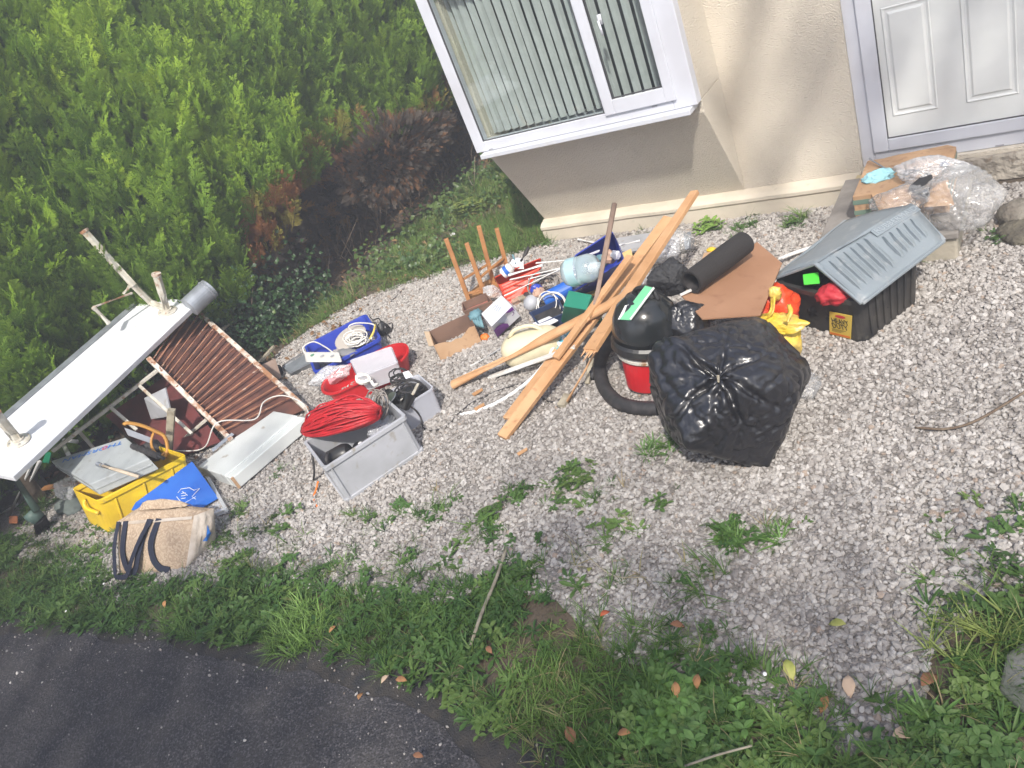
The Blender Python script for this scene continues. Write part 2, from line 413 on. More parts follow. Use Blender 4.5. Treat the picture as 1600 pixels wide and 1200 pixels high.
# gravel stones -------------------------------------------------------------
m_stone = inst_mat('stone_chips', [(0, (.23, .207, .19)), (.3, (.33, .305, .285)), (.62, (.42, .395, .37)), (.9, (.52, .495, .47)), (.95, (.46, .43, .40)), (1, (.34, .27, .22))], .85, bump=.5, bs=150)
def stone_proto(seed):
    bm = bmesh.new(); bmesh.ops.create_icosphere(bm, subdivisions=1, radius=.5)
    r = random.Random(seed)
    for v in bm.verts: v.co = Vector((v.co.x*1.15, v.co.y*.9, v.co.z*.7)) * (1 + (r.random()-.5)*.5)
    me = bpy.data.meshes.new('stone_shape'); bm.to_mesh(me); bm.free(); me.materials.append(m_stone); return me
stones = [stone_proto(i) for i in range(8)]
def stones_scatter():
    n = 230000
    P = np.column_stack([rng.uniform(-6.4, 2.2, n), rng.uniform(.9, 5.1, n)])
    P = P[inpoly(P, bed_poly)]
    # only where the picture could see them: drop far right-hand part gradually
    px = np.array([proj((p[0], p[1], 0)) for p in P])
    keep = (px[:, 0] < 1800) & (px[:, 1] < 1300)
    P = P[keep]
    nz = vnoise(P, 1.1, 3); n2 = vnoise(P, 4, 8)
    keep = rng.random(len(P)) < np.clip(.93 + nz*.25 + n2*.3, .3, 1)
    P = P[keep]
    ue = np.array(sorted(gp(UP_EDGE))); yy = np.interp(P[:, 0], ue[:, 0], ue[:, 1]); P = P[(P[:, 1] > yy-.02) | (rng.random(len(P)) < .35)]; k = len(P)
    s = rng.gamma(8, .0188/8, k).clip(.009, .040)
    z = rng.uniform(.002, .013, k)
    rot = rng.uniform(0, 6.28, (k, 3)); rot[:, :2] = rng.normal(0, .5, (k, 2))
    pts = np.column_stack([P, z])
    print('stones', k)
    ob = gn_scatter('gravel', pts, rot, np.column_stack([s, s, s]), np.clip(rng.normal(.5, .24, k) + vnoise(P, .8, 6)*.25, 0, 1), rng.integers(0, 8, k), stones, [m_stone])
    ob['kind'] = 'stuff'
stones_scatter()

# ================================================================== THE HOUSE
WY, PY, BY = 5.19, 5.10, 4.80            # wall, plinth and bay faces
HX0, HX1 = -3.66, 3.2
m_wall = M('cream_render', (.72, .655, .55), .9, col2=(.64, .58, .48), vs=1.3, col3=(.76, .70, .60), vs3=150, lo3=.45, hi3=.75, bump=.9, bs=105, bd=.022)
m_plinth = M('cream_plinth', (.63, .565, .46), .8, col2=(.53, .48, .39), vs=4, bump=.25, bs=30, bd=.01, col3=(.42, .38, .30), vs3=11, lo3=.62, hi3=.8)
m_upvc = M('white_plastic_frame', (.60, .62, .68), .36, col2=(.54, .55, .60), vs=3)
m_upvc2 = M('white_sill', (.56, .58, .63), .4, col2=(.5, .49, .47), vs=7, lo=.55, hi=.8)
m_door = M('door_leaf_grey_white', (.72, .74, .73), .4, col2=(.66, .68, .67), vs=4)
m_rubber = M('seal_rubber', (.05, .05, .055), .6)
m_blind = M('blind_fabric', (.46, .47, .47), .8, col2=(.40, .41, .41), vs=9)
m_room = M('room_gloom', (.035, .04, .038), .9)
m_roof = M('roof_felt', (.09, .085, .08), .9, bump=.4)
house = T('house', 'cream rendered house front with white bay window and white door', 'house', ((HX0+HX1)/2, WY, 0))
struct  # house is a thing of its own
# window opening and door opening are cut by building the wall in pieces
DX0 = aty(1310, 0, WY).x; DZ0 = aty(1348, 265, WY).z; DX1 = DX0 + 1.12; DZ1 = DZ0 + 2.12
mb = MB()
mb.box(HX0, DX0, WY, WY+.28, 0.0, 2.9); mb.box(DX1, HX1, WY, WY+.28, 0.0, 2.9)
mb.box(DX0, DX1, WY, WY+.28, DZ1, 2.9); mb.box(DX0, DX1, WY, WY+.28, 0.0, DZ0)
mb.box(HX0, HX0+.28, WY+.28, WY+6.5, 0, 2.9)
mb.build('wall', m_wall, house)
# the bay: box over a slope that dies into the wall
BX1 = -1.93
mb = MB()
zb = .165
pr_side = [(WY-.002, zb), (BY, .90), (BY, .985), (WY-.002, .985)]
mb.loft([[(HX0-.004, y, z) for y, z in pr_side], [(BX1, y, z) for y, z in pr_side]])
mb.build('bay_slope', m_wall, house, bevel=.006)
WT = 2.25
for a, b in ((BX1-.10, BX1), (HX0-.004, HX0+.07)):
    mb = MB(); mb.box(a, b, BY, WY-.002, .987, WT); mb.build('bay_cheek', m_wall, house, bevel=.006)
mb = MB(); mb.box(HX0-.10, BX1+.08, BY-.12, WY-.002, WT+.002, WT+.14); mb.build('bay_roof', m_roof, house, bevel=.01)
mb = MB(); mb.box(HX0-.3, HX1+.3, WY-.35, WY+6.8, 2.902, 3.02); mb.build('roof', m_roof, house)
mb = MB(); mb.box(HX0-.3, HX1+.3, WY-.37, WY-.352, 2.84, 3.04); mb.build('fascia_board', m_upvc2, house)
# plinth with a rounded lip
ps = [(WY-.001, -.02), (PY, -.02), (PY, .10), (PY-.012, .115), (PY-.012, .14), (PY+.02, .16), (WY-.001, .175)]
def plinth_run(x0, x1, name):
    mb = MB(); n = 60; rings = []
    for k in range(n+1):
        x = x0 + (x1-x0)*k/n
        w = .004*noise.noise(Vector((x*3, 0, 0)))
        rings.append([(x, y+w if i not in (0, 6) else y, z + (w*1.5 if i > 1 else 0)) for i, (y, z) in enumerate(ps)])
    mb.loft(rings); return mb.build(name, m_plinth, house, smooth=False, bevel=.004)
plinth_run(HX0-.01, DX0-.01, 'plinth'); plinth_run(DX1, HX1, 'plinth')
ps2 = ps
mb = MB(); mb.box(HX0-.03, HX0-.002, WY+.002, WY+6.4, 0, .16); mb.build('plinth', m_plinth, house)
# below the door: rough band
m_rough = M('rough_threshold', (.42, .38, .32), .9, col2=(.28, .25, .21), vs=9, col3=(.2, .16, .12), vs3=22, lo3=.58, hi3=.7, bump=1, bs=28, bd=.03)
mb = MB(); mb.box(DX0-.008, DX1, PY+.05, WY-.001, 0, .165); mb.build('threshold_band', m_rough, house, bevel=.01)
mb = MB(); mb.box(DX0-.03, DX0+.1, PY-.012, PY+.045, .085, .175); mb.build('timber_block', M('pale_timber_block', (.52, .43, .25), .8, bump=.3), house, bevel=.004)

# window ----------------------------------------------------------------------
FY = 4.70
def wx(px, py): return aty(px, py, FY)
x0 = wx(745, 240).x; z0 = wx(745, 240).z
x1 = wx(1072, 160).x
zt = WT - .02
win = MB()
fw = .055
gx0 = wx(754, 222).x; gz0 = wx(754, 222).z
mx0 = wx(946, 176).x - .004; sx1 = x1 - .045
win.box(x0, gx0, FY, FY+.08, z0, zt); win.box(x1-.085, x1+.07, FY+.001, FY+.08, z0, zt)
win.box(gx0, x1-.085, FY, FY+.08, z0, gz0); win.box(gx0, x1-.085, FY, FY+.08, zt-.06, zt)
win.box(mx0-.005, mx0+.03, FY, FY+.08, gz0, zt-.06)
wino = win.build('window', m_upvc, house, bevel=.005)
def sub(mb, name, mat, **k):
    """a sub-part of a part of the house"""
    o = mb.build(name, mat, house, **k); return o
def reparent(o, par): o.parent = par; return o
# opening sash, proud of the frame
q0 = wx(948, 180); q1 = wx(1057, 152); g0 = wx(957, 155); g1 = wx(1036, 135)
mb = MB(); SZ0, SZ1 = q0.z+.0, zt-.03
sxa, sxb, ga, gb, gz = q0.x, q1.x, g0.x, g1.x, g0.z
for a in ((sxa, ga, SZ0, SZ1), (gb, sxb, SZ0, SZ1)): mb.box(a[0], a[1], FY-.018, FY-.002, a[2], a[3])
mb.box(ga, gb, FY-.018, FY-.002, SZ0, gz); mb.box(ga, gb, FY-.018, FY-.002, SZ1-.06, SZ1)
sash = reparent(sub(mb, 'window_sash', m_upvc, bevel=.004), wino)
mb = MB()
for (a, b, zz) in ((gx0, mx0-.005, gz0), (ga, gb, gz)):
    for bx in ((a, a+.006, zz, zt-.06), (b-.006, b, zz, zt-.06), (a+.006, b-.006, zz, zz+.006)): mb.box(bx[0], bx[1], FY+.006, FY+.02, bx[2], bx[3])
reparent(sub(mb, 'window_seal', m_rubber), wino)
# glass
def glass_mat():
    m = bpy.data.materials.new('window_glass'); m.use_nodes = True; nt = m.node_tree; N = nt.nodes; L = nt.links
    N.remove(N['Principled BSDF']); g = N.new('ShaderNodeBsdfGlossy'); g.inputs['Roughness'].default_value = .02; g.inputs['Color'].default_value = (.9, .95, .93, 1)
    t = N.new('ShaderNodeBsdfTransparent'); t.inputs[0].default_value = (.86, .92, .90, 1); mx = N.new('ShaderNodeMixShader')
    lw = N.new('ShaderNodeLayerWeight'); lw.inputs[0].default_value = .5; mr = N.new('ShaderNodeMapRange'); mr.inputs[3].default_value = .10; mr.inputs[4].default_value = 1
    pw = N.new('ShaderNodeMath'); pw.operation = 'POWER'; pw.inputs[1].default_value = 2.6; L.new(lw.outputs['Facing'], pw.inputs[0]); L.new(pw.outputs[0], mr.inputs[0]); L.new(mr.outputs[0], mx.inputs[0]); L.new(t.outputs[0], mx.inputs[1]); L.new(g.outputs[0], mx.inputs[2]); L.new(mx.outputs[0], N['Material Output'].inputs[0]); return m
m_glass = glass_mat()
for a, b, zz, y in ((gx0, mx0-.005, gz0, FY+.03), (ga, gb, gz, FY+.03)):
    mb = MB(); mb.add([(a, y, zz), (b, y, zz), (b, y, zt-.06), (a, y, zt-.06)], [(0, 1, 2, 3)])
    reparent(sub(mb, 'window_pane', m_glass), wino)
# handle
hp = Vector((ga-.03, FY-.02, gz+.55))
hp = aty(938, 30, FY-.02)
mb = MB(); mb.box(hp.x-.012, hp.x+.012, FY-.035, FY-.019, hp.z-.03, hp.z+.03); mb.tube([(hp.x, FY-.035, hp.z), (hp.x, FY-.055, hp.z), (hp.x+.004, FY-.055, hp.z-.09)], .008, 6)
reparent(sub(mb, 'window_handle', m_upvc, smooth=True), wino)
# drain slots
m_slot = M('slot_grey', (.3, .3, .33), .6)
for px, py in ((1023, 166), (767, 233)):
    mb = MB(); p = wx(px, py); mb.box(p.x-.018, p.x+.018, FY-.003, FY+.002, p.z-.004, p.z+.004)
    reparent(sub(mb, 'drain_slot', m_slot), wino)
# sill
c0 = aty(752, 250, 4.64); c1 = aty(1079, 180, 4.64)
mb = MB(); zs0 = c0.z; sy = 4.64
mb.hexa([(c0.x, sy, z0-.004), (c1.x, sy, z0-.004), (c1.x, BY-.002, z0+.0), (c0.x, BY-.002, z0)], [(c0.x, sy, zs0), (c1.x, sy, zs0), (c1.x, BY-.002, zs0), (c0.x, BY-.002, zs0)])
mb.build('window_sill', m_upvc2, house, bevel=.004)
# vertical blinds behind the glass
bx0 = aty(768, 222, FY+.16).x + .055
x = bx0; k = 0
while x < x1 - .06:
    a = math.radians(33 + 6*math.sin(k*1.7)); w = .050/2
    mb = MB(); ca, sa = math.cos(a)*w, math.sin(a)*w; yy = FY + .165
    sag = .006*math.sin(k*2.1)
    mb.loft([[(x-ca, yy-sa, gz0+.0), (x+ca*.0+.004, yy+.0-.004, gz0-.002), (x+ca, yy+sa, gz0), (x+ca, yy+sa+.0015, gz0), (x+.004, yy-.0025, gz0), (x-ca, yy-sa+.0015, gz0)],
             [(x-ca+sag, yy-sa, zt), (x+.004+sag, yy-.004, zt), (x+ca+sag, yy+sa, zt), (x+ca+sag, yy+sa+.0015, zt), (x+.004+sag, yy-.0025, zt), (x-ca+sag, yy-sa+.0015, zt)]])
    reparent(sub(mb, 'blind_slat', m_blind), wino)
    x += .066 + .010*min(1, k/12); k += 1
# room behind: its unlit dark is painted on near-black panels, one over the wall
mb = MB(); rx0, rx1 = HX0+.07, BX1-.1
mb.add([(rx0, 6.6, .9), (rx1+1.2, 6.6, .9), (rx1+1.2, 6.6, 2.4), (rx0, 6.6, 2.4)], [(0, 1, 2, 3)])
mb.build('room_gloom_panel', m_room, house)
MB().box(HX0+.075, BX1-.105, WY-.02, WY-.005, .997, WT-.004).build('room_gloom_panel', m_room, house)
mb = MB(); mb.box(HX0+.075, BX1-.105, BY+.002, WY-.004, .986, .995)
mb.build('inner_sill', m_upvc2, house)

# door ------------------------------------------------------------------------
DY = WY + .03
def dw(px, py): return aty(px, py, DY)
DL = DX0; DB = DZ0 + .002
mb = MB(); s0 = aty(1366, 239, DY-.01)
fr = s0.x - DL
DR = DX1
mb.box(DL, DL+fr, DY, DY+.09, DB, DZ1); mb.box(DR-fr, DR, DY, DY+.09, DB, DZ1); mb.box(DL+fr, DR-fr, DY, DY+.09, DB, s0.z-.004); mb.box(DL+fr, DR-fr, DY, DY+.09, DZ1-fr, DZ1)
dfr = mb.build('door_frame', m_upvc, house, bevel=.005)
for px in ((1412, 249), (1562, 227)):
    mb = MB(); p = aty(px[0], px[1], DY); mb.box(p.x-.022, p.x+.022, DY-.003, DY+.002, p.z-.004, p.z+.004)
    reparent(sub(mb, 'drain_slot', m_slot), dfr)
i0 = aty(1387, 217, DY-.015); i0.x += 0
sa_, sb_ = s0.x, DR-fr; za_, zb_ = s0.z, DZ1-fr-.005; iw = i0.x - s0.x; iz = i0.z
mb = MB(); y0, y1 = DY-.02, DY+.04
mb.box(sa_, sa_+iw, y0, y1, za_, zb_); mb.box(sb_-iw, sb_, y0, y1, za_, zb_); mb.box(sa_+iw, sb_-iw, y0, y1, za_, iz); mb.box(sa_+iw, sb_-iw, y0, y1, zb_-iw, zb_)
door = mb.build('door', m_upvc, house, bevel=.006)
# infill leaf with moulded panels
lx0, lx1, lz0, lz1 = sa_+iw+.002, sb_-iw-.002, iz+.002, zb_-iw-.002
mb = MB(); yb = DY-.004
mb.box(lx0, lx1, yb, yb+.03, lz0, lz1)
leaf = reparent(sub(mb, 'door_infill', m_door), door)
mb = MB()
for a, b in ((lx0, lx1),):
    mb.box(lx0-.002, lx0+.003, yb-.012, yb-.001, lz0, lz1); mb.box(lx0, lx1, yb-.012, yb-.001, lz0-.002, lz0+.003)
reparent(sub(mb, 'door_gasket', m_rubber), door)
def moulding(x0, x1, z0, z1):
    mb = MB(); prof = [(0, 0), (.006, -.006), (.018, .008), (.030, .002), (.042, -.008), (.05, -.008)]
    rings = []
    for o, d in prof:
        rings.append([(x0+o, yb-.001+d if d < 0 else yb-.001-.0*d, z0+o), (x1-o, yb-.001+d if d < 0 else yb-.001, z0+o), (x1-o, yb-.001+d if d < 0 else yb-.001, z1-o), (x0+o, yb-.001+d if d < 0 else yb-.001, z1-o)])
    mb.loft(rings, caps=False)
    last = rings[-1]; mb.add(last, [(0, 1, 2, 3)])
    reparent(sub(mb, 'door_panel', m_door, bevel=.0015), door)
pa = aty(1395, 182, yb); pb = aty(1466, 166, yb); pc = aty(1510, 160, yb); pd = aty(1592, 145, yb)
ptop = aty(1373, 8, yb).z
moulding(pa.x, pb.x, pa.z, ptop-.02); moulding(pc.x, pd.x, pa.z, ptop-.02)
moulding(pa.x, pb.x, ptop+.07, ptop+.75); moulding(pc.x, pd.x, ptop+.07, ptop+.75)
mb = MB(); mb.box(sb_-.05, sb_-.02, y0-.02, y0-.001, 1.1, 1.35); mb.tube([(sb_-.035, y0-.02, 1.28), (sb_-.035, y0-.05, 1.28), (sb_-.15, y0-.05, 1.28)], .01, 8)
reparent(sub(mb, 'door_handle', M('chrome_handle', (.6, .6, .6), .25, 1)), door)

# concrete step ------------------------------------------------------------------
m_conc = M('step_concrete', (.40, .36, .29), .9, col2=(.33, .30, .24), vs=5, col3=(.24, .23, .18), vs3=14, lo3=.55, hi3=.75, bump=.35, bs=60, bd=.01)
m_slab = M('step_slab', (.19, .175, .16), .85, col2=(.27, .25, .23), vs=6, bump=.4, bs=70)
st = T('concrete_step', 'concrete door step with a dark slab on top below the white door', 'step', (-.85, 4.6, 0))
f0 = at(1497, 410); SXR = f0.x; SYF = f0.y; SH = .17; SXL = DX0 - .09
mb = MB(); mb.box(SXL+.02, SXR, SYF+.02, PY-.014, 0, SH-.03); mb.build('riser', m_conc, st, bevel=.012)
mb = MB(); mb.box(SXL, SXR+.012, SYF, PY-.016, SH-.029, SH+.01); mb.build('slab', m_slab, st, bevel=.008)
# stones beside the step
m_rock = M('grey_rock', (.17, .15, .125), .9, col2=(.27, .25, .21), vs=12, col3=(.08, .07, .055), vs3=8, bump=.9, bs=35, bd=.02)
o = crumple(at(1592, 340, .05)+Vector((.03, .04, 0)), (.13, .10, .085), .25, 3, 3).build('rock', m_rock, smooth=True)
tag(o, 'pale rounded rock lying on a darker stone to the right of the concrete step', 'rock')
o = crumple(at(1600, 372, 0)+Vector((.06, .05, .02)), (.18, .16, .06), .25, 8, 3).build('rock', M('dark_rock', (.09, .08, .062), .9, col2=(.15, .135, .10), vs=12, bump=.9, bs=35, bd=.02), smooth=True)
tag(o, 'dark flat stone at the foot of the rounded rock beside the step', 'rock')

# ================================================================== HEDGE AND PLANTS
def raw_mesh(name, vs, fs, mat, tips=None):
    me = bpy.data.meshes.new(name); me.from_pydata([tuple(v) for v in vs], [], fs); me.update(); me.materials.append(mat)
    if tips is not None:
        a = me.attributes.new('tip', 'FLOAT', 'POINT'); a.data.foreach_set('value', np.array(tips, dtype=np.float32))
    return me
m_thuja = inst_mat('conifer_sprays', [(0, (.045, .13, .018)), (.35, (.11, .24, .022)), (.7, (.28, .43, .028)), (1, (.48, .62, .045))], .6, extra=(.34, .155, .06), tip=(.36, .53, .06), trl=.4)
m_ivy = inst_mat('ivy_leaves', [(0, (.02, .05, .018)), (.6, (.035, .08, .025)), (1, (.10, .15, .04))], .4, trl=.15)
m_litter = inst_mat('leaf_litter', [(0, (.10, .055, .03)), (.4, (.22, .12, .06)), (.75, (.30, .19, .10)), (1, (.15, .13, .09))], .85, trl=.1)
m_grass = inst_mat('grass_blades', [(0, (.06, .11, .025)), (.45, (.10, .19, .04)), (.78, (.16, .26, .06)), (.9, (.30, .28, .13)), (1, (.36, .29, .16))], .6, trl=.3)
m_weed = inst_mat('weed_leaves', [(0, (.045, .10, .028)), (.5, (.08, .16, .04)), (1, (.15, .23, .06))], .5, trl=.25)
m_twig = M('hedge_twig', (.11, .075, .05), .9, col2=(.18, .14, .10), vs=20)
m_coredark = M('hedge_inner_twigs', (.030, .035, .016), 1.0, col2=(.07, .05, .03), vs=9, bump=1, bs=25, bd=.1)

def spray(seed, n1=8):
    """one feathery conifer spray about 1 long, growing along +Z, fanned in X"""
    r = random.Random(seed); vs = []; fs = []; tp = []
    def strip(p, d, l, w, t0, t1, nrm):
        s = d.cross(nrm).normalized()*w/2; b = len(vs); q = p + d*l; m = p + d*l*.55 + nrm*l*.05
        vs.extend([p - s*.6, p + s*.6, m + s, m - s, q]); tp.extend([t0, t0, (t0+t1)/2, (t0+t1)/2, t1]); fs.extend([(b, b+1, b+2, b+3), (b+3, b+2, b+4)])
    N0 = Vector((0, 1, 0)); L = 1.0; bend = (r.random()-.5)*.3
    def stem(t): return Vector((bend*t*t, .12*t*t, t))
    strip(Vector((0, 0, 0)), Vector((bend*.5, .05, 1)).normalized(), 1.0, .03, 0, .9, N0)
    for i in range(n1):
        t = .12 + .82*i/n1
        for s in (-1, 1):
            p = stem(t + r.random()*.04); l = (.46*(1-t*.72))*(.75+.5*r.random()); an = math.radians(30 + 16*r.random())
            d = Vector((s*math.sin(an), (r.random()-.35)*.7, math.cos(an))).normalized()
            nn = Vector(((r.random()-.5)*.5, 1, (r.random()-.5)*.5)).normalized()
            strip(p, d, l, .028, .1, .6+.4*t, nn)
            k = max(3, int(l*15))
            for j in range(k):
                u = .15 + .8*j/k; a2 = math.radians(26 + 14*r.random())
                for s2 in (-1, 1):
                    sd = d.cross(nn).normalized(); d2 = (d*math.cos(a2) + sd*s2*math.sin(a2) + nn*(r.random()-.4)*.35).normalized()
                    strip(p + d*l*u, d2, l*.42*(1.15-u)*(.7+.6*r.random()), .024, .2+.2*t, (.35+.65*t)*(.6+.4*r.random()), nn)
    return raw_mesh('spray_shape', vs, fs, m_thuja, tp)
sprays = [spray(i) for i in range(5)]
for s_ in sprays: s_['n'] = len(s_.polygons)
def leaf_mesh(name, pts2, mat, fold=.15, bend=.2):
    """a single leaf outline folded along its midrib"""
    vs = []; fs = []
    n = len(pts2)
    for t, w in pts2: vs += [Vector((-w, t, fold*w - bend*t*t)), Vector((0, t, -bend*t*t)), Vector((w, t, fold*w - bend*t*t))]
    for i in range(n-1):
        a = i*3; fs += [(a, a+1, a+4, a+3), (a+1, a+2, a+5, a+4)]
    return vs, fs
def multi(name, parts, mat):
    vs = []; fs = []
    for (v, f), Mx in parts:
        b = len(vs); vs += [Mx @ p for p in v]; fs += [tuple(i+b for i in q) for q in f]
    return raw_mesh(name, vs, fs, mat)
OV = [(0, .02), (.25, .22), (.55, .30), (.8, .2), (1, .01)]
LN = [(0, .015), (.3, .05), (.7, .045), (1, .004)]
WD = [(0, .02), (.2, .05), (.45, .12), (.75, .15), (1, .02)]
def tuft(seed, n=9, mat=None):
    r = random.Random(seed); parts = []
    for i in range(n):
        l = .5 + .6*r.random()
        parts.append((leaf_mesh('b', [(0, .022), (.35, .02), (.7, .014), (1, .002)], mat, .3, .25+.5*r.random()),
                      Matrix.Rotation(r.random()*6.28, 4, 'Z') @ Matrix.Rotation(math.radians(45+38*r.random()), 4, 'X') @ Matrix.Scale(l, 4)))
    return multi('tuft_shape', parts, mat)
def rosette(seed, prof, n=9, lo=8, hi=38, mat=None):
    r = random.Random(seed); parts = []
    for i in range(n):
        parts.append((leaf_mesh('b', prof, mat, .25, .12+.25*r.random()),
                      Matrix.Rotation(i*6.28/n+r.random()*.4, 4, 'Z') @ Matrix.Rotation(math.radians(lo+(hi-lo)*r.random()), 4, 'X') @ Matrix.Scale(.6+.5*r.random(), 4)))
    return multi('rosette_shape', parts, mat)
def clover(seed, mat):
    r = random.Random(seed); parts = []
    for i in range(7):
        c = Matrix.Translation(((r.random()-.5)*1.2, (r.random()-.5)*1.2, .15+.35*r.random()))
        a0 = r.random()*6.28
        for k in range(3):
            parts.append((leaf_mesh('b', OV, mat, .2, .3), c @ Matrix.Rotation(a0+k*2.09, 4, 'Z') @ Matrix.Rotation(math.radians(10+20*r.random()), 4, 'X') @ Matrix.Scale(.36+.1*r.random(), 4)))
    return multi('clover_shape', parts, mat)

# the hedge: face near X = -5.8, lower edge rises past Y = 3.6 over a bare brown hollow
HX = -5.85
def face_x(y, z):
    b = .34*noise.noise(Vector((y*.6, z*.5, 3.3))) + .26*noise.noise(Vector((y*1.7, z*1.2, 9)))
    b -= .75*float(np.interp(y, [1.2, 2.9, 3.7], [1, .8, 0]))*float(np.interp(z, [1.4, 2.6], [1, .3]))
    b -= .10*max(0, z-1.6)**1.4
    b += .25*math.exp(-((y-4.6)/.8)**2)*math.exp(-((z-1.2)/.6)**2)
    return HX + b
def hem(y):
    return float(np.interp(y, [-4, 2.6, 3.2, 3.7, 4.2, 4.7, 5.3, 6.2, 7.2, 9, 16], [.05, .08, .18, .42, .66, .92, .98, .80, .72, .6, .5]))
hedge = T('conifer_hedge', 'tall bright green feathery conifer hedge along the left side of the drive', 'hedge', (HX-.6, 4.5, 0))
def hedge_points():
    pos = []; rot = []; scl = []; rn = []; dead = []; idx = []
    def put(y, z, depth, size, dd, up=.95, outx=.55):
        x = face_x(y, z) - depth
        d = Vector((outx + rng.normal(0, .18), rng.normal(-.05, .24), up + rng.normal(0, .16))).normalized()
        q = d.to_track_quat('Z', 'Y').to_matrix() @ Matrix.Rotation(rng.uniform(0, 6.28), 3, 'Z')
        e = q.to_euler(); pos.append((x, y, z)); rot.append(tuple(e)); s = size*rng.uniform(.7, 1.3); scl.append((s, s, s))
        rn.append(np.clip(.45 + .3*noise.noise(Vector((y*1.1, z*1.1, 5))) + rng.normal(0, .16) + .26*(z-1.45) - .05*max(0, y-3), 0, 1)); dead.append(dd); idx.append(int(rng.integers(0, 5)))  # sunlit upper near end painted in: sprays lighten upwards, darken further along
    dpatch = [((455, 365), 62), ((475, 340), 45), ((430, 400), 40)]
    n = 0
    for k in range(30000):
        y = rng.uniform(-1.2, 13.0) if k % 3 == 0 else rng.uniform(.6, 8.5); z = rng.uniform(0, 3.75)
        if z < hem(y) + .05*noise.noise(Vector((y*4, z, 1))): continue
        depth = rng.choice([0, .08, .2, .38])
        x = face_x(y, z)
        u, v = proj((x, y, z))
        if u < -260 or v < -260 or u > 900: continue
        dd = 0.0
        for (cx, cy), R in dpatch:
            if math.hypot(u-cx, v-cy) < R*(.7+.5*rng.random()): dd = 1.0 if rng.random() < .6 else .5
        lowb = z - hem(y)
        if y > 4.7 and lowb < .22 and rng.random() < .45: dd = rng.uniform(.4, 1)
        put(y, z, depth, .27 if y > 6 else rng.choice([.19, .25, .33]), dd)
    return pos, rot, scl, rn, dead, idx
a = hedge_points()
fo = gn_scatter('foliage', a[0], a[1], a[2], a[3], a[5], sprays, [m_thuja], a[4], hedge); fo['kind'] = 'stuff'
# inner mass of twigs that closes the view between the sprays
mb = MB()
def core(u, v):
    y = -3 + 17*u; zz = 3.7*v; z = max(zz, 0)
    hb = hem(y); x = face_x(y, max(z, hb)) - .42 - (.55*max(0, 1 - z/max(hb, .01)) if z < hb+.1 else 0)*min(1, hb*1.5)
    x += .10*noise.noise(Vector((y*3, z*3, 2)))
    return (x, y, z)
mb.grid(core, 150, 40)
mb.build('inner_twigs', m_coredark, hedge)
# dead, bare twiggery hanging under the hem, and stems
def bare_points():
    pos = []; rot = []; scl = []; rn = []; dead = []; idx = []
    for k in range(1700):
        y = rng.uniform(4.0, 9.5); hb = hem(y); z = hb*rng.random()**.6
        x = face_x(y, hb) - .15 - .5*(1-z/hb) - rng.uniform(0, .25)
        d = Vector((.7+rng.normal(0, .3), rng.normal(0, .5), rng.normal(.1, .6))).normalized()
        e = (d.to_track_quat('Z', 'Y').to_matrix() @ Matrix.Rotation(rng.uniform(0, 6.28), 3, 'Z')).to_euler()
        pos.append((x, y, z)); rot.append(tuple(e)); s = rng.uniform(.10, .2); scl.append((s, s, s)); rn.append(rng.random()); dead.append(2 if rng.random() < .8 else .9); idx.append(int(rng.integers(0, 5)))
    # a dense brown mound of old clippings and bare twigs hanging under the hem beside the house
    for k in range(3400):
        c = aty(590, 250, 5.6) ; th = rng.normal(0, 1, 3); th = th/np.linalg.norm(th)
        if th[0] < -.2: continue
        lob = .72 + .55*noise.noise(Vector((th[0]*1.6, th[1]*1.6+4, th[2]*1.6)))+.18*rng.random()
        pos.append((c.x-.12 + th[0]*.32*lob, c.y + .35 + th[1]*.85*lob, max(.05, c.z - .06 + th[2]*.36*lob)))
        d = Vector(tuple(th)) + Vector((0, 0, .2)); e = (d.to_track_quat('Z', 'Y').to_matrix() @ Matrix.Rotation(rng.uniform(0, 6.28), 3, 'Z')).to_euler()
        rot.append(tuple(e)); s = rng.uniform(.06, .12); scl.append((s, s, s)); rn.append(rng.random()); dead.append(rng.choice([2, 2, 2, 1.3])); idx.append(int(rng.integers(0, 5)))
    return pos, rot, scl, rn, dead, idx
a = bare_points()
fo = gn_scatter('dead_foliage', a[0], a[1], a[2], a[3], a[5], sprays, [m_thuja], a[4], hedge); fo['kind'] = 'stuff'
for k in range(16):
    y = -.5 + k*.72 + random.uniform(-.15, .15); x = HX - .75 + random.uniform(-.12, .12)
    mb = MB(); pts = [(x, y, -.02), (x+random.uniform(-.05, .05), y+random.uniform(-.05, .05), .8), (x+.03, y+random.uniform(-.1, .1), 1.8), (x, y, 3.2)]
    mb.tube(spline(pts, 4), [.06-.0035*i for i in range(13)], 7); mb.build('trunk', m_twig, hedge, smooth=True)
mb = MB()
for k in range(150):
    y = random.uniform(2.6, 8.5); x = HX - .55 + random.uniform(-.1, .45); z = random.uniform(0, .2)
    l = random.uniform(.2, .6); p = Vector((x, y, z)); d = Vector((random.uniform(-.2, .5), random.uniform(-.6, .6), random.uniform(.3, 1.2))).normalized()
    q = p + d*l*.5 + Vector((random.uniform(-.05, .05), random.uniform(-.05, .05), 0)); mb.tube([p, q, q + (d + Vector((random.uniform(-.4, .4), random.uniform(-.4, .4), 0)))*l*.5], [.007, .005, .002], 4)
mb.build('bare_stems', m_twig, hedge, kind='stuff')

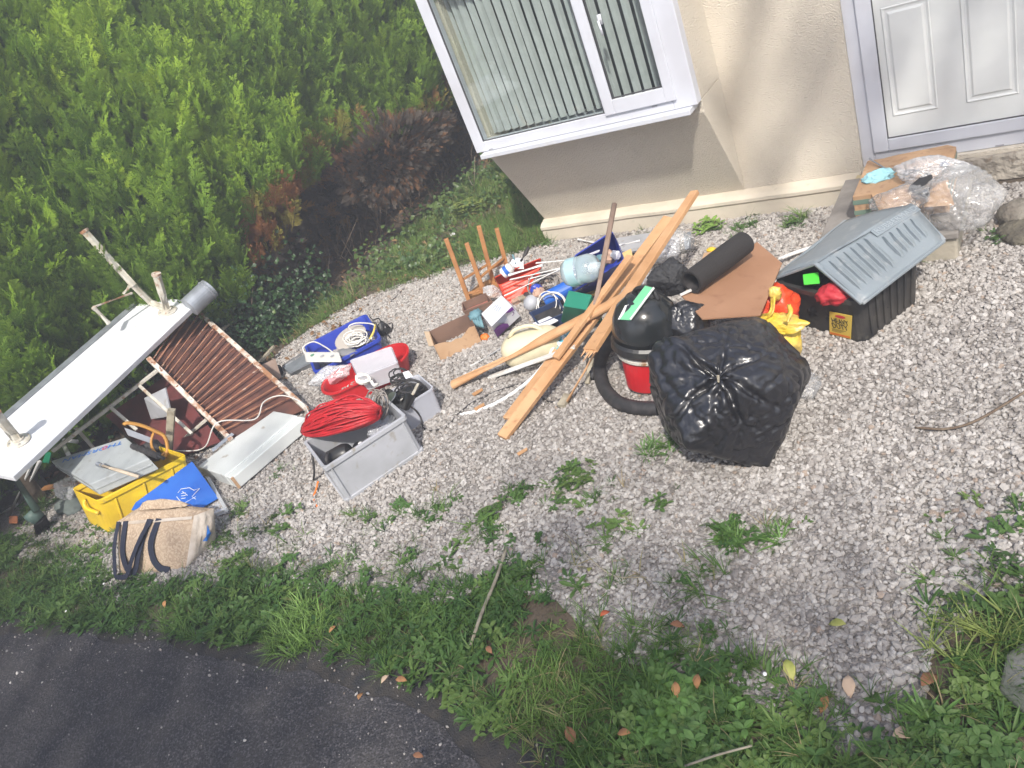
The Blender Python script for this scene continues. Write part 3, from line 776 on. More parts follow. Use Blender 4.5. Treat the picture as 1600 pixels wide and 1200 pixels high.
# ground cover -------------------------------------------------------------
ivyl = [multi('ivy_leaf_shape', [(leaf_mesh('l', [(0, .02), (.2, .38), (.45, .42), (.6, .26), (1, .02)], m_ivy, .15, .25), Matrix.Identity(4))], m_ivy)]
litl = [multi('litter_leaf_shape', [(leaf_mesh('l', OV, m_litter, .5, .5), Matrix.Identity(4))], m_litter), multi('litter_leaf_shape', [(leaf_mesh('l', LN, m_litter, .3, -.6), Matrix.Identity(4))], m_litter)]
def scatter_flat(name, P, zs, size, protos, mats, tilt=.25, rnd=None, sz_var=.35):
    k = len(P); rot = rng.uniform(0, 6.28, (k, 3)); rot[:, :2] = rng.normal(0, tilt, (k, 2)); s = size*rng.uniform(1-sz_var, 1+sz_var, k)
    r = rnd if rnd is not None else np.clip(rng.normal(.5, .22, k) + vnoise(P, .9, 2)*.35, 0, 1)
    ob = gn_scatter(name, np.column_stack([P, zs]), rot, np.column_stack([s, s, s]), r, rng.integers(0, len(protos), k), protos, mats); ob['kind'] = 'stuff'; return ob
# ivy climbing the foot of the hedge
def ivy():
    pos = []; rot = []; scl = []
    for k in range(2600):
        y = rng.normal(3.55, .45); z = abs(rng.normal(0, .33)); x = face_x(y, z) + .12 - .35*z*rng.random() + rng.normal(0, .08)
        if y > 4.6 or z > .85: continue
        d = Vector((1+rng.normal(0, .4), rng.normal(-.3, .5), .6+rng.normal(0, .4))).normalized()
        e = (d.to_track_quat('Z', 'Y').to_matrix() @ Matrix.Rotation(rng.uniform(0, 6.28), 3, 'Z')).to_euler()
        pos.append((x, y, z)); rot.append(tuple(e)); s = rng.uniform(.025, .05); scl.append((s, s, s))
    for k in range(2200):   # broad-leaved undergrowth under the hedge beside the house
        y = rng.uniform(4.7, 7.2); x = rng.uniform(-5.9, -4.5); z = abs(rng.normal(0, .10))
        if x > -4.7 + .5*noise.noise(Vector((y*1.5, 3, 3))) or noise.noise(Vector((x*2.2, y*2.2, 7))) < -.1: continue
        d = Vector((.5+rng.normal(0, .4), rng.normal(-.4, .4), 1)).normalized()
        e = (d.to_track_quat('Z', 'Y').to_matrix() @ Matrix.Rotation(rng.uniform(0, 6.28), 3, 'Z')).to_euler()
        pos.append((x, y, z)); rot.append(tuple(e)); s = rng.uniform(.03, .062); scl.append((s, s, s))
    n = len(pos); r = np.concatenate([np.clip(rng.normal(.35, .2, n), 0, 1)]); r[np.array(pos)[:, 1] > 4.65] = np.clip(rng.normal(.85, .15, int((np.array(pos)[:, 1] > 4.65).sum())), 0, 1)
    ob = gn_scatter('ivy_undergrowth', pos, rot, scl, r, np.zeros(n), ivyl, [m_ivy]); ob['kind'] = 'stuff'
ivy()
tufts = [tuft(i, 9, m_grass) for i in range(5)]
weeds = [rosette(20, LN, 10, 12, 55, m_weed), rosette(21, WD, 8, 6, 30, m_weed), clover(22, m_weed), rosette(23, LN, 14, 20, 70, m_weed), clover(24, m_weed)]

back_poly = gp([(250, 700), (300, 650), (400, 590), (440, 548), (500, 508), (560, 474), (640, 445), (705, 425), (770, 410), (858, 380), (850, 345), (790, 260), (745, 230), (600, 300), (520, 430), (400, 500), (380, 560)])
back2 = [(-3.75, 4.9), (-3.75, 9), (-5.6, 9), (-5.6, 5.0)]
P = np.column_stack([rng.uniform(-6.8, -3.4, 30000), rng.uniform(1.6, 9, 30000)])
P = P[inpoly(P, back_poly) | inpoly(P, back2)]
P = P[rng.random(len(P)) < np.clip(.75 + vnoise(P, 1.5, 11)*1.1, .12, 1)]
P = P[P[:, 0] > -5.75 + .4*vnoise(P, 1.2, 3)]
scatter_flat('grass_strip', P, np.full(len(P), .002), .10, tufts, [m_grass], rnd=np.clip(rng.normal(.70, .12, len(P)), 0, 1), sz_var=.5)
P = np.column_stack([rng.uniform(-7, -3.7, 5000), rng.uniform(1.6, 8, 5000)])
P = P[(inpoly(P, back_poly) | (P[:, 0] < -5.1)) & (P[:, 0] < -4.5)]
scatter_flat('leaf_litter', P, np.full(len(P), .01)+rng.uniform(0, .03, len(P)), .045, litl, [m_litter], .4)

verge = [tuple(p) for p in gp(UP_EDGE)] + [tuple(p) for p in gp(LOW_EDGE[::-1])]
def edge_dist(P, line):
    d = np.full(len(P), 9.)
    for a, b in zip(line[:-1], line[1:]):
        a = np.array(a); b = np.array(b); ab = b-a; t = np.clip(((P-a) @ ab)/(ab @ ab), 0, 1); q = a + t[:, None]*ab; d = np.minimum(d, np.hypot(*(P-q).T))
    return d
up_line = gp(UP_EDGE)
patches = [((685, 795), .16, .9), ((810, 772), .13, 1), ((760, 835), .17, 1), ((563, 810), .10, .9), ((610, 815), .11, .8), ((890, 768), .16, .7), ((945, 772), .13, .6),
           ((1142, 842), .12, 1), ((1215, 838), .14, 1), ((1085, 905), .15, .9), ((1035, 702), .12, 1), ((1315, 592), .05, .9), ((1430, 400), .10, .8), ((905, 740), .10, .6),
           ((1118, 360), .10, .8), ((1150, 365), .12, .6), ((935, 365), .12, .9), ((1010, 362), .12, .8), ((870, 378), .12, .8), ((1040, 780), .10, .6), ((960, 845), .13, .7), ((650, 860), .16, .6),
           ((420, 820), .18, .6), ((380, 800), .16, .7), ((440, 740), .12, .5), ((350, 850), .15, .8), ((1560, 370), .10, .5), ((1480, 960), .2, .6), ((1560, 990), .25, .8), ((1560, 900), .2, .6), ((1595, 800), .16, .5),
           ((1240, 355), .09, .6), ((1180, 352), .12, .4), ((70, 790), .3, .7), ((150, 880), .3, .6), ((20, 860), .3, .8), ((1300, 340), .08, .4)]
n = 76000
P = np.column_stack([rng.uniform(-7.5, 1.6, n), rng.uniform(.2, 5.08, n)])
inv = inpoly(P, verge); du = edge_dist(P, up_line)
dens = np.where(inv, np.clip(.22 + du*2.6, 0, 1), np.clip(.36 - du*1.3, 0, 1)**1.5)
dens *= np.where(inv, np.clip(.85 + vnoise(P, 2.2, 14)*1.6, .05, 1), np.clip(.5 + vnoise(P, 3, 15)*1.8, 0, 1))
ro = np.array([P[:, 1].min()])
road_np = np.array(gp(LOW_EDGE)); ly = np.interp(P[:, 0], road_np[:, 0], road_np[:, 1])
dens *= np.clip((P[:, 1]-ly)/.10 + .35, 0, 1)
for (px, py), R, a_ in patches:
    c = at(px, py); d = np.hypot(P[:, 0]-c.x, P[:, 1]-c.y); dens = np.maximum(dens, a_*.46*np.clip(1.05 - d/R, 0, 1)**1.1)
P1 = P[rng.random(n) < dens*.95]
u = np.array([proj((p[0], p[1], 0)) for p in P1]); P1 = P1[(u[:, 0] > -150) & (u[:, 0] < 1750) & (u[:, 1] < 1330) & (u[:, 1] > 0)]
sel = rng.random(len(P1))
wn_ = vnoise(P1, 1.7, 31)
isw = (sel < .52 + wn_*.9)
scatter_flat('verge_grass', P1[~isw], np.full((~isw).sum(), .002), .080, tufts, [m_grass], sz_var=.5)
scatter_flat('verge_weeds', P1[isw], np.full(isw.sum(), .004), .060, weeds, [m_weed], sz_var=.45)
# longer tufts on the back strip and along the house corner
def clump(name, label, px, py, n, rad, size, protos, mat, cat='plant', group=None, rn=.5, z=0):
    """one plant: its blades or leaves joined into a single mesh"""
    c = at(px, py); mb = MB()
    for k in range(n):
        p = protos[k % len(protos)]; a = random.random()*6.283; r_ = rad*math.sqrt(random.random())
        Mx = Matrix.Translation((c.x+math.cos(a)*r_, c.y+math.sin(a)*r_, z)) @ Matrix.Rotation(random.gauss(0, .15), 4, 'X') @ Matrix.Rotation(random.random()*6.283, 4, 'Z') @ Matrix.Scale(size*random.uniform(.7, 1.3), 4)
        mb.add([Mx @ v.co for v in p.vertices], [tuple(f.vertices) for f in p.polygons])
    g = Vector((.035, .10, .022)).lerp(Vector((.16, .26, .045)), rn)
    if rn > .85: g = Vector((.16, .20, .045))
    return tag(mb.build(name, M('leaves_'+str(px), tuple(g), .55, col2=tuple(g*1.5), vs=20), None), label, cat, group)

# ================================================================== THE PILE: MATERIALS
m_white = M('white_enamel', (.74, .76, .80), .22, col2=(.66, .67, .70), vs=4, col3=(.45, .40, .35), vs3=9, lo3=.68, hi3=.78)
m_dwhite = M('dirty_white_paint', (.58, .56, .50), .55, col2=(.40, .36, .28), vs=14, col3=(.30, .16, .08), vs3=18, lo3=.60, hi3=.70, bump=.2)
m_rust = M('rust', (.26, .10, .055), .85, col2=(.12, .055, .04), vs=9, col3=(.42, .20, .10), vs3=30, bump=.6, bs=120)
m_rustw = M('rusty_white_rail', (.62, .57, .50), .6, col2=(.34, .17, .09), vs=11, lo=.46, hi=.58, col3=(.22, .09, .05), vs3=26, lo3=.58, hi3=.66, bump=.4, bs=100)
m_galv = M('galvanised', (.36, .39, .43), .5, .5, col2=(.26, .28, .31), vs=10)
m_wood = M('pine_wood', (.46, .245, .11), .65, col2=(.56, .33, .17), vs=5, stretch=(1, 1, 1), col3=(.33, .16, .07), vs3=24, lo3=.60, hi3=.8, bump=.2, bs=60)
m_wood2 = M('orange_wood', (.42, .20, .075), .6, col2=(.32, .14, .05), vs=9)
m_wood3 = M('grey_wood', (.36, .32, .24), .85, col2=(.22, .19, .14), vs=20)
m_brown = M('brown_rod', (.22, .15, .11), .6, col2=(.28, .2, .16), vs=12)
m_card = M('cardboard', (.44, .27, .15), .85, col2=(.50, .33, .20), vs=6, col3=(.36, .21, .12), vs3=25)
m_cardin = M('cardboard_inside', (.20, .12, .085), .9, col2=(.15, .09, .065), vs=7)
m_maroon = M('maroon_sheet', (.14, .035, .035), .5, col2=(.09, .03, .03), vs=8)
m_yel = M('yellow_plastic', (.72, .50, .02), .45, col2=(.60, .40, .03), vs=6, col3=(.42, .30, .08), vs3=18, lo3=.62, hi3=.75)
m_blue = M('blue_plastic', (.02, .045, .36), .4, col2=(.03, .06, .40), vs=5, coat=.1)
m_bluel = M('blue_board', (.012, .10, .46), .45, col2=(.02, .13, .50), vs=5)
m_red = M('red_plastic', (.58, .012, .018), .35, col2=(.46, .015, .02), vs=5, coat=.15)
m_ored = M('orange_red_plastic', (.66, .055, .02), .42, col2=(.55, .045, .02), vs=14, bump=.3, bs=25)
m_greyp = M('grey_plastic', (.40, .41, .44), .5, col2=(.33, .34, .36), vs=6, col3=(.25, .22, .17), vs3=15, lo3=.6, hi3=.75)
m_case = M('grey_case', (.36, .385, .39), .5, col2=(.30, .32, .33), vs=9, col3=(.24, .24, .23), vs3=22, lo3=.6, hi3=.75)
m_lid = M('grey_tote_lid', (.22, .255, .28), .5, col2=(.19, .22, .24), vs=3, col3=(.28, .30, .31), vs3=14, bump=.15, bs=80)
m_black = M('black_plastic', (.014, .014, .015), .38, col2=(.035, .034, .032), vs=8)
m_tote = M('black_tote', (.018, .018, .019), .55, col2=(.05, .045, .04), vs=6, col3=(.07, .065, .055), vs3=20, lo3=.6, hi3=.75)
m_binbag = M('black_bin_bag', (.013, .013, .016), .32, bump=.35, bs=9, bd=.04, spec=.8)
m_cloth = M('black_cloth', (.022, .022, .024), .7, bump=.4, bs=90)
m_rub = M('black_rubber', (.022, .021, .022), .6, col2=(.045, .04, .04), vs=30)
m_wcable = M('white_cable', (.66, .64, .60), .45)
m_gcable = M('grey_cable', (.28, .26, .24), .55, col2=(.18, .15, .13), vs=30)
m_rcable = M('red_cable', (.46, .016, .022), .42, col2=(.34, .012, .018), vs=20)
m_pipe = M('white_plastic_pipe', (.76, .76, .75), .35, col2=(.66, .65, .62), vs=6)
m_green = M('green_metal', (.010, .17, .09), .4, col2=(.012, .13, .075), vs=7)
m_gstrip = M('pale_green_strip', (.16, .52, .27), .5)
m_cream = M('cream_plastic', (.66, .60, .42), .45, col2=(.58, .52, .36), vs=6)
m_tarp = M('beige_woven_bag', (.42, .315, .22), .8, col2=(.36, .26, .18), vs=9, col3=(.50, .39, .28), vs3=75, lo3=.48, hi3=.56, bump=.6, bs=75, bd=.012)
m_tarpw = M('pale_bag_side', (.56, .50, .43), .8, col2=(.42, .35, .28), vs=11, bump=.5, bs=50)
m_navy = M('navy_webbing', (.012, .016, .035), .8, bump=.3, bs=150)
m_film = film('clear_film', alpha=.13, bs=20, rough=.2, bump=.8)
m_filmw = film('milky_film', (.85, .86, .88), alpha=.34, bs=14)
m_box = film('clear_box_plastic', (.80, .82, .86), alpha=.38, rough=.25, bump=.1)
m_paper = M('white_card', (.72, .72, .76), .6, col2=(.62, .62, .70), vs=18, lo=.55, hi=.7)
m_purple = M('purple_print', (.20, .035, .30), .55)
m_gprint = M('blue_grey_print', (.30, .36, .52), .6)
m_orange = M('orange_plastic', (.75, .18, .02), .5)
m_handle = M('ochre_saw_handle', (.52, .26, .05), .55, col2=(.42, .20, .04), vs=12)
m_hard = M('brown_hardboard', (.30, .155, .085), .7, col2=(.34, .185, .105), vs=4, col3=(.25, .12, .065), vs3=12, lo3=.6, hi3=.75)
m_lblue = M('pale_blue_cloth', (.36, .66, .72), .8, bump=.5, bs=30, bd=.02)
m_lime = M('lime_green_plastic', (.08, .60, .05), .4)
m_redf = M('red_fabric', (.42, .02, .03), .6, bump=.4, bs=40)
m_skin = M('tan_leather', (.46, .30, .22), .7, col2=(.36, .22, .16), vs=20)
m_teal = M('teal_glove', (.12, .24, .28), .7, bump=.5, bs=60)
m_txtb = M('blue_lettering', (.02, .16, .55), .5)
m_txtr = M('red_lettering', (.62, .03, .05), .5)
m_txtk = M('black_print', (.03, .03, .02), .6)
m_txtw = M('white_print', (.8, .8, .8), .6)
m_steel = M('steel', (.45, .45, .46), .35, .9)
def sh(w, c, seed=0): return w

# ------------------------------------------------------------------ upturned white table
A = at(310, 471, .74); Nn = at(20, 745, .66); B0 = at(258, 438, .90)
ax = (Nn - A).normalized(); w_ = (B0 - A); w_ = (w_ - ax*w_.dot(ax)); wl_ = w_.length; w_.normalize()
nrm = ax.cross(w_).normalized()
if nrm.z < 0: nrm = -nrm
tb_len = (Nn - A).length
tbl = T('upturned_table', 'long white table lying upside down with legs in the air by the hedge', 'table', at(200, 760, 0))
def tq(u, v, h=0): return A + ax*u + w_*v + nrm*h
th = .045
def tslab(u0, u1, v0, v1, h0, h1): return MB().hexa([tq(u0, v0, h1), tq(u1, v0, h1), tq(u1, v1, h1), tq(u0, v1, h1)], [tq(u0, v0, h0), tq(u1, v0, h0), tq(u1, v1, h0), tq(u0, v1, h0)])
ws = wl_
tslab(0, tb_len, 0, ws*.62, -th, 0).build('table_top', m_white, tbl, bevel=.006)
tslab(.02, tb_len+.12, ws*.625, ws, -th, -.004).build('table_top', m_white, tbl, bevel=.006)
tslab(-.03, tb_len+.3, ws*1.03, ws*1.15, -th-.03, -.01).build('edge_rail', m_galv, tbl, bevel=.006)
def flange_leg(base, tip, r, n=6, fr=.075):
    base = base - nrm*.0; d = (tip-base).normalized()
    mb = MB(); mb.lathe([(fr, .000), (fr, .010), (fr*.9, .014), (r*1.3, .018), (r*1.3, .03)], 20, base, nrm)
    fl = mb.build('leg_flange', m_dwhite, tbl, smooth=False, bevel=.002)
    for k in range(4):
        a = k*1.57+.5; _, s1, u1 = frame_of(nrm); c = base + s1*math.cos(a)*fr*.72 + u1*math.sin(a)*fr*.72 + nrm*.012
        o = MB().lathe([(.009, 0), (.009, .004), (.004, .006)], 8, c, nrm).build('screw', m_steel, tbl); o.parent = fl
    lg = MB().tube([base + d*.012, base + (tip-base)*.5, tip], r, n).build('leg', m_dwhite, tbl, bevel=.003)
    cp = MB().lathe([(r*1.15, -.012), (r*1.15, .004), (r*.6, .005)], 12, tip, d).build('foot_cap', m_rustw, tbl); cp.parent = lg
def on_plane(px, py, h=0):
    r = Vector(_ray(px, py)); c = Vector((0, 0, H)); t = (A + nrm*h - c).dot(nrm)/r.dot(nrm); return c + r*t
b1 = on_plane(262, 487, 0); flange_leg(b1, near(244, 428, b1 + nrm*.34), .032, 6)
b2 = on_plane(30, 690, 0); flange_leg(b2, near(-8, 645, b2 + nrm*.36), .032, 6)
b3 = on_plane(238, 477, 0) + nrm*.03; j3 = near(206, 443, b3 + nrm*.16); t3 = near(131, 360, b3 + nrm*.52 - ax*.0 + w_*.12)
MB().tube([b1 + nrm*.02, b3, j3], .030, 6, flat=.6).build('folding_bracket', m_dwhite, tbl, bevel=.003)
lg = MB().tube([j3 - (t3-j3).normalized()*.02, (j3+t3)/2, t3], .031, 6).build('leg', m_dwhite, tbl, bevel=.003)
MB().lathe([(.036, -.014), (.036, .004), (.02, .005)], 12, t3, (t3-j3)).build('foot_cap', m_rustw, tbl).parent = lg
MB().tube([j3, near(193, 459, j3 - nrm*.12)], [.022, .012], 5).build('bracket_stay', m_dwhite, tbl)
bb = near(170, 505, tq(.75, ws*.9, -.02)); cc = near(146, 480, bb + nrm*.12); ddd = near(206, 458, cc - ax*.35)
MB().tube([bb, cc], .02, 6).build('bracket_stay', m_dwhite, tbl); MB().tube([cc, ddd], .011, 6).build('rusty_rod', m_rustw, tbl)

# ------------------------------------------------------------------ rusty slatted rack
rk = T('rusty_rack', 'rusty slatted metal rack with flaking white rails leaning against the upturned table', 'metal rack', at(420, 700, 0))
R1a = at(232, 560, .68); R1b = at(362, 688, .10); R2a = at(290, 470, .66); R2b = at(480, 640, .06)
MB().beam(R1a, R1b, .035, .03).build('rail', m_rustw, rk, bevel=.003); MB().beam(R2a, R2b, .035, .03).build('rail', m_rustw, rk, bevel=.003)
ns = 19
m_rustl = M('orange_rust', (.40, .19, .11), .85, col2=(.22, .09, .055), vs=7, col3=(.55, .42, .33), vs3=22, lo3=.6, hi3=.7, bump=.5, bs=120)
for i in range(ns):
    t = .04 + .86*i/(ns-1); p = R1a.lerp(R1b, t); q = R2a.lerp(R2b, t); d = (q-p).normalized()
    off = Vector((0, 0, .006*math.sin(i*2.2)))
    MB().beam(p + d*.02 + off, q - d*.02 + off*.5, .013 if i % 3 else .010, .006, twist=.3+.12*math.sin(i)).build('slat', m_rustl, rk)
tp = R1a.lerp(R2a, .5)
MB().grid(lambda u, v: R1a.lerp(R1b, .03+.94*u).lerp(R2a.lerp(R2b, .03+.94*u), v) + Vector((-.01, -.01, -.035)), 16, 6).build('backing_sheet', M('dark_rust', (.15, .06, .042), .9, col2=(.09, .042, .035), vs=9), rk, solid=.003)
# base frame under the table
fr = T('tube_stand', 'tubular frame with peeling white paint under the upturned table behind the yellow crate', 'stand', at(230, 720, 0))
Fa = at(82, 705, .42); Fb = at(248, 577, .56)
MB().beam(Fa, Fb, .026, .026).build('top_tube', m_dwhite, fr, bevel=.003)
for (p, q) in ((at(217, 602, .53), at(300, 678, .18)), (at(172, 636, .50), at(214, 672, .30)), (at(118, 668, .45), at(146, 700, .25)), (at(323, 655, .2), at(270, 700, .05))):
    MB().beam(p, q, .022, .022).build('cross_tube', m_dwhite, fr, bevel=.002)
MB().beam(at(268, 640, .42), at(262, 730, .02), .05, .05).build('post', m_wood3, fr, bevel=.003)
o = MB().slab([at(165, 650, .30), at(262, 585, .42), at(345, 690, .06), at(250, 725, .04)], .01).build('maroon_board', m_maroon, None); tag(o, 'dark maroon board lying under the tubes of the frame behind the yellow crate', 'board')
o = MB().slab([at(225, 622, .44), at(258, 606, .5), at(268, 650, .3), at(236, 655, .25)], .01).build('grey_offcut', m_greyp, None); tag(o, 'small light grey sheet glimpsed between the frame tubes under the table', 'offcut')
# sticks and pipe poking out behind the rack
for nm, p, q, w, lb in (('wooden_stick', at(318, 540, .40), at(377, 489, .36), .032, 'short weathered stick sticking out behind the top of the rusty rack'),
                        ('wooden_stick', at(395, 578, .10), at(428, 541, .12), .028, 'short weathered stick beside the dark rag at the right of the rusty rack')):
    o = MB().beam(p, q, w, w*.8).build(nm, m_wood3, None, bevel=.003); tag(o, lb, 'stick')
pipe = T('metal_duct', 'dull grey metal duct end behind the upturned table', 'pipe', at(325, 520, 0))
pa_ = at(296, 480, .76); pb_ = at(328, 450, .80)
dd_ = (pb_-pa_); L_ = dd_.length
MB().lathe([(.085, 0), (.085, L_*.82), (.092, L_*.84), (.092, L_*.88), (.085, L_*.9), (.085, L_), (.078, L_), (.078, .01)], 28, pa_, dd_).build('tube', m_galv, pipe, smooth=False, bevel=.001)
MB().lathe([(.077, L_-.02), (.077, L_-.016)], 28, pa_, dd_).build('end_cap', m_galv, pipe)
o = crumple(at(412, 585, .05), (.17, .12, .09), .3, 5, 3).build('black_rag', m_cloth, None, smooth=True); tag(o, 'crumpled black rag on the ground between the rusty rack and the blue crate', 'rag')
o = MB().slab([at(398, 575, .20), at(430, 560, .18), at(440, 590, .04), at(405, 610, .03)], .012).build('dark_board', m_brown, None); tag(o, 'small dark board under the end of the rusty rack', 'board')

# ------------------------------------------------------------------ white appliance panel
Mp = ZM((-4.585, 2.305, 0), -.167)
pn = T('appliance_cover', 'white metal appliance panel lying flat on the gravel in front of the rusty rack', 'appliance cover', (-4.585, 2.305, 0))
def lbox(Mx, x0, x1, y0, y1, z0, z1, mb=None):
    mb = mb or MB(); return mb.hexa([Mx @ Vector(p) for p in ((x0,y0,z1),(x1,y0,z1),(x1,y1,z1),(x0,y1,z1))], [Mx @ Vector(p) for p in ((x0,y0,z0),(x1,y0,z0),(x1,y1,z0),(x0,y1,z0))])
m_pan = M('white_steel_panel', (.70, .73, .72), .4, col2=(.63, .66, .65), vs=4, col3=(.40, .36, .30), vs3=11, lo3=.64, hi3=.74)
wv, lv = .265, .317
Mp = Mp @ Matrix.Rotation(math.radians(-3), 4, 'Y')
lbox(Mp, -wv, wv-.10, -lv, lv, .012, .105).build('face', m_pan, pn, bevel=.006)
lbox(Mp, wv-.097, wv-.075, -lv+.004, lv-.004, .012, .095).build('groove', m_pan, pn)
lbox(Mp, wv-.072, wv, -lv, lv, .012, .100).build('edge_strip', m_pan, pn, bevel=.006)
lbox(Mp, wv-.012, wv+.003, -lv-.003, -lv+.014, .014, .103).build('worn_corner', m_card, pn)
MB().slab([at(330, 702, .13), at(362, 676, .14), at(366, 679, .12), at(333, 706, .115)], .006).build('hinge_plate', m_galv, pn)
mb = MB().tube(spline([at(270, 705, .10), at(318, 700, .12), at(340, 660, .25), at(398, 655, .14), at(412, 628, .2), at(440, 618, .22), at(470, 628, .17), at(482, 645, .08), at(484, 665, .02)], 8), .005, 5)
o = mb.build('white_cable', m_wcable, None, smooth=True); tag(o, 'single thin white cable looping over the rusty rack and the white panel', 'cable')

# ------------------------------------------------------------------ yellow crate and tools
yc = T('yellow_crate', 'yellow plastic crate tipped towards the gravel, full of tools, beside the upturned table', 'crate', at(210, 800, 0))
def quad_box(rim, base, wall=.010, r=None):
    """open box from four rim corners and four base corners"""
    rim = [Vector(p) for p in rim]; base = [Vector(p) for p in base]; c = sum(rim, Vector())/4; cb = sum(base, Vector())/4
    def grow(q, cc, k): return [p + (p-cc).normalized()*k for p in q]
    up = (c-cb).normalized()
    mb = MB(); a = .93
    rings = [base, [b.lerp(t, .90) for b, t in zip(base, rim)], grow([b.lerp(t, .905) for b, t in zip(base, rim)], c, wall*1.6), grow(rim, c, wall*1.6), grow(rim, c, -wall), grow([p + up*wall for p in base], cb, -wall)]
    mb.loft(rings); return mb
def resub(q, k=4, r=.12):
    """round the corners of a quad"""
    out = []; n = len(q)
    for i in range(n):
        p0, p1, p2 = Vector(q[i-1]), Vector(q[i]), Vector(q[(i+1) % n])
        a = p1.lerp(p0, r); b = p1.lerp(p2, r)
        for j in range(k+1):
            t = j/k; out.append(a*(1-t)**2 + p1*2*t*(1-t) + b*t*t)
    return out
yr = [at(153, 783, .27), at(291, 711, .28), at(262, 690, .30), at(112, 764, .28)]
ybse = [at(171, 833, .005), at(305, 770, .005), at(272, 740, .02), at(140, 800, .02)]
# keep the crate a believable parallelogram: rear corners from depth
dv = (yr[3]-yr[0]); yr[2] = yr[1] + dv*1.0; 
quad_box(resub(yr, 4, .08), resub(ybse[:2] + [ybse[1]+dv*.8, ybse[0]+dv*.8], 4, .08)).build('body', m_yel, yc, bevel=.003)
for t in (.18, .5, .82):
    p = yr[0].lerp(yr[1], t); q = ybse[0].lerp(ybse[1], t)
    MB().beam(p.lerp(q, .14), p.lerp(q, .95), .014, .014).build('rib', m_yel, yc, bevel=.003)
hb_ = yr[0].lerp(yr[3], .5)
MB().tube(spline([hb_ + Vector((.0, -.02, -.02)), hb_ + Vector((.02, -.05, -.07)), yr[0].lerp(ybse[0], .35) + Vector((-.03, -.01, 0))], 5), .014, 6).build('handle', m_yel, yc, smooth=True)
# grey case resting in the crate
cs = T('tool_case', 'grey plastic tool case with blue and red lettering upside down on the yellow crate', 'case', at(150, 790, 0))
cz = .40
ct = [at(79, 720, cz), at(140, 757, cz-.03), at(233, 716, cz), at(196, 683, cz+.03)]
cdn = Vector((.02, .0, -.095))
MB().hexa(ct, [p + cdn for p in ct]).build('shell', m_case, cs, bevel=.008, seg=3)
for p, q in ((ct[0], ct[1]), (ct[1], ct[2])):
    a_ = p.lerp(q, .02) + cdn*.5 + (p+q-ct[2]-ct[0]).normalized()*.0; MB().beam(p.lerp(q, .03) + cdn*.48, p.lerp(q, .97) + cdn*.48, .012, .008).build('seam', m_case, cs)
u_ = (ct[2]-ct[1]).normalized(); v_ = (ct[1]-ct[0]).normalized()
tc_ = (on := at(152, 706, cz)); nn_ = (ct[1]-ct[0]).cross(ct[3]-ct[0]).normalized()
if nn_.z < 0: nn_ = -nn_
tc_ = ct[0].lerp(ct[3], .5) + (ct[1]-ct[0])*.13 + nn_*.003
wtxt = (ct[3]-ct[0]).length*.78
put_text('THORSMAN', tc_, -(ct[3]-ct[0]), (ct[1]-ct[0]), .035, 'lettering', m_txtb, cs, width=wtxt)
put_text('O', tc_ + (ct[3]-ct[0]).normalized()*wtxt*.215 + nn_*.001, -(ct[3]-ct[0]), (ct[1]-ct[0]), .038, 'red_letter', m_txtr, cs, width=.042)
# saw
sw = T('hand_saw', 'hand saw with ochre plastic handle standing in the yellow crate', 'saw', at(240, 720, 0))
base_ = at(245, 690, .36)
def hpt(x, y): return near(x, y, base_)
mb = MB().tube(spline([hpt(192, 664), hpt(200, 661), hpt(222, 665), hpt(243, 674), hpt(257, 682), hpt(262, 700), hpt(258, 716)], 5), .020, 7, flat=.6); mb.build('handle', m_handle, sw, smooth=True)
mb = MB().tube(spline([hpt(240, 676), hpt(236, 690), hpt(240, 704), hpt(250, 712), hpt(259, 706)], 5), .013, 6, flat=.6); mb.build('handle_grip', m_handle, sw, smooth=True)
MB().slab([hpt(194, 668), hpt(236, 684), hpt(234, 692), hpt(200, 680)], .003, down=(0, 0, -1)).build('blade', m_steel, sw)
o = T('hammer', 'hammer with pale wooden shaft lying across the grey tool case', 'hammer', at(185, 760, 0))
MB().tube([at(157, 727, cz+.03), at(185, 735, cz+.02), at(217, 745, cz-.02)], [.011, .012, .011], 8).build('shaft', m_wcable if False else M('pale_shaft', (.50, .42, .32), .6, col2=(.42, .34, .25), vs=20), o, smooth=True)
MB().tube([at(153, 725, cz+.03), at(160, 728, cz+.03)], [.017, .016], 8).build('head', m_galv, o)
o = T('black_grip_tube', 'ribbed black rubber grip lying at the right end of the grey tool case', 'grip', at(225, 735, 0))
mb = MB(); p, q = at(207, 697, cz+.04), at(248, 713, cz); mb.tube([p.lerp(q, i/14) for i in range(15)], [.022 if i % 2 else .019 for i in range(15)], 10); mb.build('grip', m_rub, o)
MB().tube([q, q + (q-p).normalized()*.06], .012, 8).build('collar', m_black, o)
o = crumple(at(238, 705, .26), (.09, .07, .07), .4, 12, 3).build('dark_tools', m_rub, None); o.name = 'tool_pouch'; tag(o, 'small dark tool pouch wedged under the saw in the yellow crate', 'pouch')
